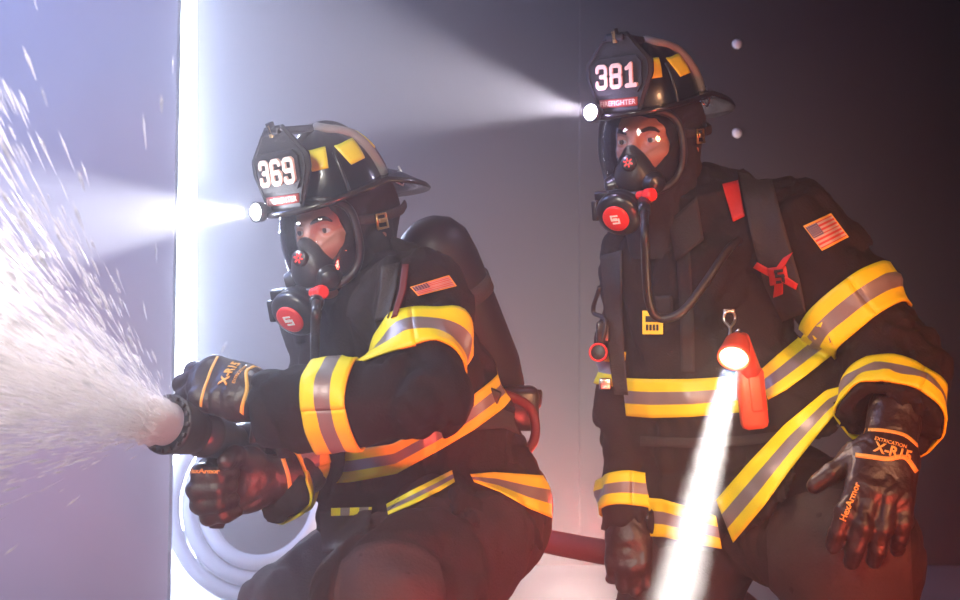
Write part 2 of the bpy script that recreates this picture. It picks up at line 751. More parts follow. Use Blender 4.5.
def text_mesh(body, size, offset=0.0, extrude=0.0):
    cu = bpy.data.curves.new('t', 'FONT')
    cu.body = body
    cu.size = size
    cu.align_x = 'CENTER'
    cu.align_y = 'CENTER'
    cu.offset = offset
    cu.extrude = extrude
    cu.resolution_u = 3
    o = bpy.data.objects.new('t', cu)
    COL.objects.link(o)
    dg = bpy.context.evaluated_depsgraph_get()
    me = bpy.data.meshes.new_from_object(o.evaluated_get(dg))
    bpy.data.objects.remove(o)
    bpy.data.curves.remove(cu)
    return me


def text_on(bvh, body, p, udir, ndir, size, parent, material, name='lettering', offset=0.0, sx=1.0, lift=0.0012):
    me = text_mesh(body, size, offset)
    u = Vector(udir).normalized()
    n = Vector(ndir).normalized()
    u = (u - n * u.dot(n)).normalized()
    v = n.cross(u)
    bm = bmesh.new()
    bm.from_mesh(me)
    bmesh.ops.triangulate(bm, faces=bm.faces[:])
    bmesh.ops.subdivide_edges(bm, edges=bm.edges[:], cuts=1)
    for vt in bm.verts:
        o = Vector(p) + u * vt.co.x * sx + v * vt.co.y
        hit = bvh.ray_cast(o + n * 0.06, -n, 0.2)
        q = hit[0] if hit[0] is not None else o
        vt.co = q + n * lift
    r = bmesh.ops.extrude_face_region(bm, geom=bm.faces[:])
    for g in r['geom']:
        if isinstance(g, bmesh.types.BMVert):
            g.co += n * 0.0008
    bmesh.ops.recalc_face_normals(bm, faces=bm.faces[:])
    bm.to_mesh(me)
    bm.free()
    me.materials.clear()
    return link(name, me, parent, material, smooth=False)


DIG = {
    '3': [[(.06, .74), (.06, .86), (.15, .94), (.47, .94), (.57, .85), (.57, .61), (.48, .52), (.27, .52)],
          [(.48, .52), (.57, .43), (.57, .15), (.47, .06), (.15, .06), (.06, .14), (.06, .27)]],
    '8': [[(.15, .52), (.06, .6), (.06, .86), (.15, .94), (.47, .94), (.57, .86), (.57, .6), (.47, .52), (.15, .52), (.06, .43), (.06, .14),
           (.15, .06), (.47, .06), (.57, .14), (.57, .43), (.47, .52)]],
    '1': [[(.1, .78), (.2, .82), (.33, .94), (.33, .06)], [(.08, .06), (.58, .06)]],
    '6': [[(.57, .80), (.57, .86), (.47, .94), (.15, .94), (.06, .86), (.06, .14), (.15, .06), (.47, .06), (.57, .14), (.57, .42), (.47, .50),
           (.1, .50)]],
    '9': [[(.06, .20), (.06, .14), (.15, .06), (.47, .06), (.57, .14), (.57, .86), (.47, .94), (.15, .94), (.06, .86), (.06, .58), (.15, .50),
           (.53, .50)]],
}


def digits_flat(txt, stroke=0.18, gap=0.84):
    """flat block numerals: returns list of polygons in digit units"""
    polys = []
    for i, ch in enumerate(txt):
        ox = i * gap
        for path in DIG[ch]:
            for a, b in zip(path[:-1], path[1:]):
                dx, dy = b[0] - a[0], b[1] - a[1]
                L = math.hypot(dx, dy)
                nx, ny = -dy / L * stroke / 2, dx / L * stroke / 2
                polys.append([(ox + a[0] + nx, a[1] + ny), (ox + a[0] - nx, a[1] - ny), (ox + b[0] - nx, b[1] - ny), (ox + b[0] + nx, b[1] + ny)])
            for a in path:
                polys.append([(ox + a[0] + stroke / 2 * math.cos(R_(22.5 + 45 * k)), a[1] + stroke / 2 * math.sin(R_(22.5 + 45 * k))) for k in range(8)])
    return polys, (len(txt) - 1) * gap + 0.64

# ---------------------------------------------------------------- the setting
o = structure(link('floor', box_mesh((0, 2.6, -0.05), (3.4, 3.3, 0.05)), None, 'floor', smooth=False))
yb = 4.9
xg = W(196, 300, yb).x
o = structure(link('wall_back', box_mesh(((xg + 3.4) / 2, yb + 0.06, 1.5), ((3.4 - xg) / 2, 0.06, 1.5)), None, 'wall', smooth=False))
xs = W(579, 100, yb).x
o = structure(link('trim_1', box_mesh(((xs + 3.4) / 2, yb - 0.012, 1.5), ((3.4 - xs) / 2, 0.012, 1.495), 0.004), None, 'wall', smooth=False))
# the open door panel at the left, hanging a degree out of true
yd = 3.9
tx, bx = W(178, 0, yd), W(167, 600, yd)
vs = []
for y in (yd, yd + 0.05):
    for (z, s) in ((0.0, 0), (2.9, 1)):
        k = (z - bx.z) / (tx.z - bx.z)
        xe = bx.x + (tx.x - bx.x) * k
        vs += [(-3.3, y, z), (xe, y, z)]
fs = [(0, 1, 3, 2), (4, 6, 7, 5), (0, 4, 5, 1), (2, 3, 7, 6), (1, 5, 7, 3), (0, 2, 6, 4)]
o = structure(link('door_1', pymesh(vs, fs), None, 'panel', smooth=False))

# glowing panel added behind the gap for the bright space beyond it
yp = 5.4
p = thing('gap_glow_panel', 'tall glaring white light seen through the narrow gap beside the door panel', 'light', (W(184, 300, yp).x, yp, 0.0))
x0, x1 = W(150, 300, yp).x, W(215, 300, yp).x
link('glow_sheet', box_mesh(((x0 + x1) / 2, yp, 1.45), ((x1 - x0) / 2, 0.02, 1.40), 0.004), p, 'slit', smooth=False)
link('glow_backing', box_mesh(((x0 + x1) / 2, yp + 0.06, 1.45), ((x1 - x0) / 2 + 0.03, 0.035, 1.44), 0.01), p, 'plastic', smooth=False)

# two round bolt heads on the back wall
for (px, py, where) in ((737, 44, 'upper'), (737, 133, 'lower')):
    c = W(px, py, yb - 0.026)
    me = lathe_mesh([(0.0, 0.0), (0.0, 0.019), (-0.006, 0.017), (-0.010, 0.010), (-0.011, 0.0)], c, (0, 1, 0), 20)
    o = link('wall_bolt', me, None, 'bolt')
    tag(o, '%s of the two round pale bolt heads on the dark back wall' % where, 'bolt', 'bolts on the back wall')

# pale loops built for the curved streaks in the corner beyond the gap
p = thing('pale_loops', 'pale blue-grey set of loops on the floor behind the lower glove', 'hose', W(255, 590, 4.3))
cc = W(262, 480, 4.35)
cc.z = .327
for k, r in enumerate((0.30, 0.245, 0.19)):
    pts = []
    for i in range(49):
        a = 2 * math.pi * i / 48
        pts.append(cc + Vector((r * math.cos(a), 0.10 * math.sin(a) + 0.01 * k, r * math.sin(a))))
    link('loop', tube_mesh(pts, 0.026, 12, caps=False), p, 'paleloop')

# haze hanging in the whole room
hm = volmat('haze_volume', 0.09, (0.97, 0.95, 1.0), 0.25)
# the smoke is thick at the left and near the floor and thins out towards the upper right
nt = hm.node_tree
tc = nt.nodes.new('ShaderNodeTexCoord')
sx = nt.nodes.new('ShaderNodeSeparateXYZ')
nt.links.new(tc.outputs['Object'], sx.inputs[0])
mr = nt.nodes.new('ShaderNodeMapRange')
mr.interpolation_type = 'SMOOTHSTEP'
mr.inputs['From Min'].default_value = -0.9
mr.inputs['From Max'].default_value = 1.15
mr.inputs['To Min'].default_value = 0.130
mr.inputs['To Max'].default_value = 0.001
ad = nt.nodes.new('ShaderNodeMath')
ad.operation = 'MULTIPLY_ADD'
ad.inputs[1].default_value = 0.55
nt.links.new(sx.outputs['Z'], ad.inputs[0])
nt.links.new(sx.outputs['X'], ad.inputs[2])
nt.links.new(ad.outputs[0], mr.inputs['Value'])
for n in nt.nodes:
    if n.type == 'VOLUME_SCATTER':
        nt.links.new(mr.outputs[0], n.inputs['Density'])
hz = link('haze', box_mesh((0, 3.4, 1.5), (3.2, 2.0, 1.49)), None, hm, smooth=False)
tag(hz, 'thin smoky haze filling the dark room around both figures', 'haze', kind='stuff')

# ---------------------------------------------------------------- people: shared builders
def head_matrix(o, phi, pitch, roll=0.0):
    return Matrix.Translation(Vector(o)) @ Matrix.Rotation(R_(phi), 4, 'Z') @ Matrix.Rotation(R_(pitch), 4, 'X') @ Matrix.Rotation(R_(roll), 4, 'Y')


EYES = [(s * 0.032, -0.0755, 0.002) for s in (-1, 1)]


def face_mesh():
    fs = [ell((0, 0.012, 0.03), (.076, .096, .088)),
          (ell((0, -.034, -.03), (.062, .060, .082)), 0.04),
          (cone((-.045, -.01, -.075), (0, -.066, -.098), .022, .020), 0.03),
          (cone((.045, -.01, -.075), (0, -.066, -.098), .022, .020), 0.03),
          (ell((0, -.076, -.100), (.018, .014, .014)), 0.02),
          (cone((-.048, -.072, -.025), (-.030, -.084, -.032), .014, .014), 0.02),
          (cone((.048, -.072, -.025), (.030, -.084, -.032), .014, .014), 0.02),
          (cone((-.050, -.070, .022), (-.014, -.088, .019), .011, .011), 0.018),
          (cone((.050, -.070, .022), (.014, -.088, .019), .011, .011), 0.018),
          (cone((0, -.090, .008), (0, -.114, -.036), .0085, .0125), 0.014),
          (ell((-.012, -.104, -.040), (.009, .010, .008)), 0.008),
          (ell((.012, -.104, -.040), (.009, .010, .008)), 0.008),
          (cone((-.020, -.088, -.064), (.020, -.088, -.064), .008, .008), 0.012),
          (cone((-.016, -.088, -.074), (.016, -.088, -.074), .009, .009), 0.012),
          (cone((0, .015, -.08), (0, .03, -.2), .058, .062), 0.04)]
    f = union(fs)
    for e in EYES:
        f = (lambda g, e: minus(g, ell((e[0], e[1] - .022, e[2]), (.0175, .015, .0125)), .012))(f, e)
    lids = []
    for e in EYES:
        lid = ell(e, (.0150, .0150, .0150))
        lid = minus(lid, ell((e[0], e[1] - .012, e[2] - .001), (.0126, .013, .0044)), .002)
        lids.append((lid, .004))
    f = union([f] + lids)
    mouth = ell((0, -.098, -.069), (.022, .006, .0018))
    f = minus(f, mouth, .003)
    # ears
    f = union([f, (ell((.077, .012, -.008), (.010, .022, .032)), .008), (ell((-.077, .012, -.008), (.010, .022, .032)), .008)])
    return mesh_sdf(f, (-.095, -.13, -.2), (.095, .115, .125), .0022, reject=4)


def build_body(person, mtx, J):
    """one continuous body: head with its face, neck, trunk and limbs"""
    hd = face_mesh()
    xform(hd, mtx)
    nb = mtx @ Vector((0, .02, -.13))
    S = []
    S.append(cone(nb, J['neck'], .056, .065))
    S.append((cone(J['neck'], J['chest'], .062, .085), .05))
    S.append((cone(J['chest'], J['pelvis'], .085, .095), .05))
    for s in 'lr':
        S.append((cone(J['neck'], J[s + 'sh'], .055, .055), .04))
        S.append((cone(J[s + 'sh'], J[s + 'el'], .050, .042), .03))
        S.append((cone(J[s + 'el'], J[s + 'el'] + (J[s + 'wr'] - J[s + 'el']) * .86, .042, .026), .02))
        S.append((cone(J[s + 'hip'], J[s + 'kn'], .075, .055), .04))
        S.append((cone(J[s + 'kn'], J[s + 'an'], .055, .038), .03))
    pts = np.array([list(v) for k, v in J.items()])
    bd = mesh_sdf(union(S), pts.min(0) - .2, pts.max(0) + .15, .012)
    b = link('body', join_meshes([hd, bd]), person, 'skin')
    for e in EYES:
        c = mtx @ Vector(e)
        fwd = (mtx.to_3x3() @ GAZE).normalized()
        prof = [(-.0128 * math.cos(math.pi * i / 14), .0128 * math.sin(math.pi * i / 14)) for i in range(15)]
        me = lathe_mesh(prof, c, fwd, 24)
        me.materials.append(M['eye'])
        me.materials.append(M['iris'])
        for p in me.polygons:
            if (p.center - c).normalized().dot(fwd) > .88:
                p.material_index = 1
        link('eye', me, b)
    bv = bvh_of(xform(hd.copy(), mtx.inverted()))
    for s in (-1, 1):
        pts = [(s * .013, .0165), (s * .022, .0205), (s * .034, .0235), (s * .044, .0215), (s * .051, .0155)]
        P = []
        for (x, z) in spline([(a, 0, c) for a, c in pts], 5) and [(q[0], q[2]) for q in spline([(a, 0, c) for a, c in pts], 5)]:
            h = bv.ray_cast(Vector((x, -.2, z)), Vector((0, 1, 0)))
            P.append(mtx @ (h[0] + Vector((0, -.0004, 0))))
        n = len(P)
        link('eyebrow', tube_mesh(P, [.0042 * (0.35 + 0.65 * math.sin(math.pi * (i + 1.5) / (n + 2))) for i in range(n)], 8,
                                  up=mtx.to_3x3() @ Vector((0, -1, 0)), flat=.45), b, 'brow')
    return b


GAZE = Vector((-.05, -1, -.02))


def build_hood(person, mtx, J):
    f = union([ell((0, 0.014, 0.028), (.090, .109, .098)),
               (ell((0, -.030, -.032), (.077, .074, .095)), .04),
               (cone((0, .012, -.08), (0, .045, -.2), .074, .10), .05)])
    hole = ell((0, -.11, -.005), (.070, .085, .062))
    f = minus(f, hole, .012)
    inner = union([ell((0, 0.012, 0.03), (.078, .098, .09)), (ell((0, -.034, -.03), (.065, .063, .086)), .04)])
    f = minus(f, inner, .004)
    g = lambda P: f(P) + folds(P, 16, .004, 3.1)
    me = mesh_sdf(g, (-.13, -.13, -.24), (.13, .16, .14), .0036, reject=4)
    return link('hood', xform(me, mtx), person, 'hood')


# ---- gloves
def hand_sdf(wr, Y, Z, side, curls, thumb, spread=1.0, sc=1.0):
    """side +1 left hand, -1 right hand. local x thumb side*, y fingers, z back of hand"""
    Y = np.array(Y, float)
    Y /= nrm(Y)
    Z = np.array(Z, float)
    Z = Z - Y * (Z @ Y)
    Z /= nrm(Z)
    X = np.cross(Y, Z) * side
    wr = np.array(wr, float)
    L = lambda x, y, z: wr + (X * x + Y * y + Z * z) * sc
    fs = [cone(L(.028, .035, 0), L(.030, .088, .004), .021 * sc, .019 * sc),
          (cone(L(.008, .03, .002), L(.010, .095, .006), .023 * sc, .019 * sc), .02),
          (cone(L(-.012, .03, .0), L(-.013, .092, .005), .022 * sc, .018 * sc), .02),
          (cone(L(-.028, .03, -.003), L(-.033, .083, .0), .019 * sc, .017 * sc), .02),
          (cone(L(0, -.055, 0), L(0, .03, 0), .040 * sc, .034 * sc, Z, 1.15), .03)]
    # thumb base pad, then its two joints
    t = [L(*q) for q in thumb]
    fs.append((cone(L(.018, .02, -.010), t[0], .022 * sc, .020 * sc), .02))
    fs.append((cone(t[0], t[1], .0165 * sc, .0150 * sc), .012))
    fs.append((cone(t[1], t[2], .0150 * sc, .0120 * sc), .006))
    fingers = []
    base = [(.031, .088, .004), (.010, .096, .006), (-.013, .093, .005), (-.034, .084, 0)]
    lens = [(.046, .028, .024), (.050, .032, .025), (.047, .030, .024), (.038, .024, .021)]
    fan = [.10, .02, -.05, -.14]
    for k in range(4):
        p = np.array(base[k])
        a = 0
        q = [p]
        for m in range(3):
            a += R_(curls[k][m])
            d = np.array([math.sin(fan[k] * spread) * math.cos(a), math.cos(a) * math.cos(fan[k] * spread), -math.sin(a)])
            p = p + d * lens[k][m]
            q.append(p)
        r = [.0150, .0142, .0130, .0112] if k < 3 else [.0138, .0128, .0118, .0102]
        w = [L(*v) for v in q]
        fr = union([cone(w[0], w[1], r[0] * sc, r[1] * sc), (cone(w[1], w[2], r[1] * sc, r[2] * sc), .004), (cone(w[2], w[3], r[2] * sc, r[3] * sc), .004),
                    (ell(w[1] + (X * 0), (r[1] * 1.12 * sc,) * 3), .004)])
        fingers.append(w)
        fs.append((fr, .007))
    f = union(fs)
    pts = np.array([v for w in fingers for v in w] + t + [L(0, -.07, 0), wr])
    return f, pts, L, fingers, t


def build_glove(person, wr, Y, Z, side, curls, thumb, spread=1.0, sc=1.0, seed=0.0, name='glove'):
    f, pts, L, fingers, t = hand_sdf(wr, Y, Z, side, curls, thumb, spread, sc)
    g = lambda P: f(P) + folds(P, 34, .0022, seed)
    me = mesh_sdf(g, pts.min(0) - .055, pts.max(0) + .055, .0030, reject=4)
    bv = bvh_of(me)
    o = link(name, me, person, 'glove')
    return o, bv, L, fingers


def strip_on(bv, pts, width, parent, material, name='piping', ndir=None, lift=.0012, seg=6):
    """flat printed or stitched line lying on a surface, seen from the side ndir"""
    P = spline(pts, seg)
    n = Vector(ndir).normalized()
    vs, ns = [], []
    for i, p in enumerate(P):
        a = P[max(i - 1, 0)]
        b = P[min(i + 1, len(P) - 1)]
        s = (b - a).cross(n).normalized()
        for k in (-.5, 0, .5):
            o = p + s * width * k
            h = bv.ray_cast(o + n * .07, -n, .2)
            q = h[0] if h[0] is not None else bv.find_nearest(o)[0]
            vs.append(q + n * lift)
            ns.append(n)
    return link(name, solid(vs, len(P), 3, .0018, lambda i, j: 0, ns), parent, material)


def build_boot(person, an, toe, seed=0):
    an = np.array(an)
    d = np.array(toe) - an
    d[2] = 0
    d /= nrm(d)
    z = np.array([0, 0, 1.0])
    h = an * np.array([1, 1, 0]) + z * .062
    f = union([cone(h - d * .05, h + d * .17, .058, .048), (cone(h - d * .01, an + z * .18, .062, .066), .05), (ell(h + d * .19, (.055, .055, .045)), .03)])
    f = inter(f, plane((0, 0, .004), (0, 0, -1)))
    f = inter(f, plane(an + z * .17, (0, 0, 1)))
    pts = np.array([h - d * .15, h + d * .28, an + z * .2])
    me = mesh_sdf(f, pts.min(0) - .09, pts.max(0) + .09, .006)
    return link('boot', me, person, 'boot')


def flag_patch(bv, quad, parent, flip=False):
    """quad: four photo-side corners canton-top, far-top, far-bottom, canton-bottom"""
    nu, nv = 30, 28

    def f(i, j):
        u, v = (i + .5) / (nu - 1), (j + .5) / (nv - 1)
        if u < .045 or u > .955 or v < .06 or v > .94:
            return 3
        u = (u - .045) / .91
        v = (v - .06) / .88
        if u < .42 and v < .54:
            return 1 if (i % 2 == 0 and j % 2 == 0) else 2
        return 0 if int(v * 13) % 2 == 0 else 1
    me = sheet(bv, [quad[0], quad[1]], [quad[3], quad[2]], nu, nv, f, off=.0035, thick=.003)
    return link('flag_patch', me, parent, ['flagred', 'flagwhite', 'flagblue', 'flaggold'])


# ---- helmet
def build_helmet(mtx, number, label, who, lift):
    root = thing('helmet', label, 'helmet', mtx @ Vector((0, 0, .06)))
    T = mtx

    def put(name, me, parent, mats, smooth=True):
        return link(name, xform(me, T), parent, mats, smooth)
    # dome
    def dome(P):
        q = P.copy()
        ang = np.arctan2(q[:, 0], -(q[:, 1] - .005))
        ridge = .0016 * np.cos(ang * 8)
        d = ell((0, .005, .040), (.101, .125, .142))(P) - ridge
        return d
    f = inter(dome, plane((0, 0, .052), (0, 0, -1)))
    f = minus(f, ell((0, .005, .035), (.092, .116, .132)), .003)
    shell = put('shell', mesh_sdf(f, (-.13, -.15, .03), (.13, .16, .2), .0036, reject=4), root, 'shell')
    # brim: long at the back, short in front
    nu = 72
    vs, fs = [], []

    def outline(a, grow):
        s, c = math.sin(a), math.cos(a)     # a = 0 is the front
        ex = .026 + .016 * abs(s) ** 2
        if c < 0:
            ex = .026 + .014 * abs(s) + .052 * (-c) ** .9
        else:
            ex += .026 * c ** 2
        x = (.101 + ex * grow) * s
        y = .005 - (.125 + ex * grow) * c
        dz = -.004 * grow * abs(s) ** 2 - (.088 * max(grow, 0) ** 1.2 * max(-c, 0) ** 1.1) + .006 * max(grow, 0) * abs(s) ** 3 + .004 * grow * max(c, 0)
        return x, y, .054 + dz
    prof = [(-.10, .004), (.3, .004), (.75, .0045), (.95, .006), (1.0, .001), (.95, -.006), (.75, -.0045), (.3, -.004), (-.10, -.004)]
    n = len(prof)
    for i in range(nu):
        a = 2 * math.pi * i / nu
        for (g, h) in prof:
            x, y, z = outline(a, g)
            vs.append(Vector((x, y, z + h)))
    for i in range(nu):
        i2 = (i + 1) % nu
        for k in range(n):
            k2 = (k + 1) % n
            fs.append((i * n + k, i * n + k2, i2 * n + k2, i2 * n + k))
    put('brim', pymesh(vs, fs), root, 'rim')
    # raised crest from the shield over the top to the back
    pts = []
    for i in range(25):
        a = R_(-55 + 140 * i / 24)
        pts.append(Vector((0, .005 + .126 * math.sin(a), .040 + .143 * math.cos(a))))
    put('crest', tube_mesh(pts, [.009] * 25, 10, up=(1, 0, 0)), root, 'shell')
    for s in (-1, 1):
        pts = []
        for i in range(22):
            e = R_(86 - 80 * i / 21)
            az = R_(60 + 52 * min(i / 9, 1))
            pts.append(Vector((s * .102 * math.sin(az) * math.cos(e), .005 - .126 * math.cos(az) * math.cos(e), .040 + .143 * math.sin(e))))
        put('crest', tube_mesh(pts, [.0105] * 22, 10), root, 'crest')
    for s in (-1, 1):
        for yy in (-.045,):
            pts = []
            for i in range(10):
                a = R_(48 + 40 * i / 9)
                b = R_(-28)
                pts.append(Vector((s * .1015 * math.sin(a) * math.cos(b), .005 + .126 * math.sin(a) * math.sin(b), .040 + .143 * math.cos(a))))
            put('rib', tube_mesh(pts, .0035, 8), root, 'shell')
    # yellow reflectors
    bv = bvh_of(mesh_sdf(dome, (-.13, -.15, .03), (.13, .16, .2), .006))
    cen = Vector((0, .005, .040))
    for s in (-1, 1):
        for (az, el0, el1, w0, w1) in ((34, 36, 56, 11, 17), (84, 34, 56, 14, 25), (142, 34, 56, 12, 22)):
            grid, ns = [], []
            N = 7
            for i in range(N):
                for j in range(N):
                    v = j / (N - 1)
                    e = R_(el0 + (el1 - el0) * v)
                    wv = w0 + (w1 - w0) * v
                    az_ = R_(az + wv * (i / (N - 1) - .5) * 2 * .85)
                    d = Vector((s * math.sin(az_) * math.cos(e), -math.cos(az_) * math.cos(e), math.sin(e)))
                    h = bv.ray_cast(cen, d)
                    grid.append(h[0] + d * .0025)
                    ns.append(d)
            put('reflector', solid(grid, N, N, .004, lambda i, j: 0, ns), root, 'reflect')
    # leather front shield
    def sh(u, v, lift=0.0):
        """u across -1..1, v up 0..1, in the head frame"""
        x = u * .078
        y = -.149 + .040 * v + .20 * x * x / .078 * .35 - lift
        return Vector((x, y, .060 + v * .158))
    half = lambda v: (.60 + .40 * min(v / .45, 1)) if v < .62 else max(1 - (v - .62) / .38 * .70, .28)
    def plate(scale, lift, thick, v0=0.0, v1=1.0):
        NU, NV = 13, 25
        g = []
        for i in range(NU):
            for j in range(NV):
                v = v0 + (v1 - v0) * j / (NV - 1)
                g.append(sh((i / (NU - 1) * 2 - 1) * half(v) * scale, v, lift))
        return solid(g, NU, NV, thick, lambda i, j: 0, [Vector((0, -1, 0))] * len(g))
    shield = put('front_shield', plate(1, 0, .006), root, 'leather')
    # stitched inner edge and raised number panel
    rim = []
    for i in range(41):
        t = i / 40
        if t < .5:
            v = .05 + .9 * t * 2
            rim.append(sh(-half(v) * .88, v, .002))
        else:
            v = .95 - .9 * (t - .5) * 2
            rim.append(sh(half(v) * .88, v, .002))
    put('stitching', tube_mesh(rim, .0022, 6), shield, 'coat_seam')
    oct_ = [(-.72, .34), (-.58, .24), (.58, .24), (.72, .34), (.72, .62), (.58, .70), (-.58, .70), (-.72, .62)]
    vs = [sh(a, b, .006) for a, b in oct_] + [sh(a, b, -.002) for a, b in oct_] + [sh(0, .47, .006)]
    fs = [(i, (i + 1) % 8, 16) for i in range(8)] + [(i, i + 8, (i + 1) % 8 + 8, (i + 1) % 8) for i in range(8)]
    put('number_panel', pymesh(vs, fs), shield, 'leather', False)
    polys, wd = digits_flat(number)
    H, Wd = .30, 1.22
    vs, fs = [], []
    for k, pl in enumerate(polys):
        i0 = len(vs)
        for lf in (.0085 + .00004 * k, .004):
            for (x, y) in pl:
                vs.append(sh((x / wd - .5) * Wd, .32 + y * H, lf))
        m = len(pl)
        fs.append(tuple(range(i0, i0 + m)))
        for q in range(m):
            fs.append((i0 + q, i0 + m + q, i0 + m + (q + 1) % m, i0 + (q + 1) % m))
    put('numerals', pymesh(vs, fs), shield, 'digit', False)
    # red name panel with lettering
    g = []
    for i in range(9):
        for j in range(4):
            g.append(sh((i / 8 * 2 - 1) * .56, .075 + .105 * j / 3, .005))
    panel = put('name_panel', solid(g, 9, 4, .005, lambda i, j: 0, [Vector((0, -1, 0))] * 36), shield, 'panelred')
    me = text_mesh('FIREFIGHTER', .0135, .00012)
    xs = [v.co.x for v in me.vertices]
    k = .082 / (max(xs) - min(xs))
    for v in me.vertices:
        v.co = sh(v.co.x * k / .078, .1275 + v.co.y * 1.05 / .158, .0066)
    me.materials.clear()
    put('lettering', me, shield, 'digit', False)
    # brass top holder tying the shield to the crest
    put('shield_holder', join_meshes([box_mesh((0, -.114, .216), (.005, .008, .012), .002), box_mesh((0, -.072, .199), (.020, .050, .007), .004, Matrix.Rotation(R_(-14), 3, 'X'))]), root, 'leather')
    put('holder_clip', box_mesh((0, -.119, .212), (.0045, .0030, .013), .0015), root, 'brass')
    # helmet lamp clamped on the right front of the brim
    lp = Vector((-.052, -.172, .070))
    aim = Vector((-.10, -1, lift)).normalized()
    lamp = put('headlamp', join_meshes([lathe_mesh([(-.060, 0), (-.060, .012), (-.02, .014), (-.012, .0195), (.004, .0205), (.004, .017), (.0, .016), (0, 0)], lp, aim, 24),
                                        box_mesh(lp + Vector((0, .035, -.012)), (.009, .022, .009), .003)]), root, 'plastic')
    put('lamp_lens', lathe_mesh([(.0015, .0), (.0015, .0165), (.005, .013), (.0065, .0)], lp, aim, 20), lamp, 'lamp')
    # chin strap clip hanging at the back edge
    put('strap_clip', tube_mesh([Vector((.07, .13, .05)), Vector((.072, .135, .02)), Vector((.066, .13, .008)), Vector((.06, .12, .02))], .0022, 8), root, 'steel')
    wl = T @ (lp + aim * .02)
    wd_ = (T.to_3x3() @ aim).normalized()
    return root, wl, wd_


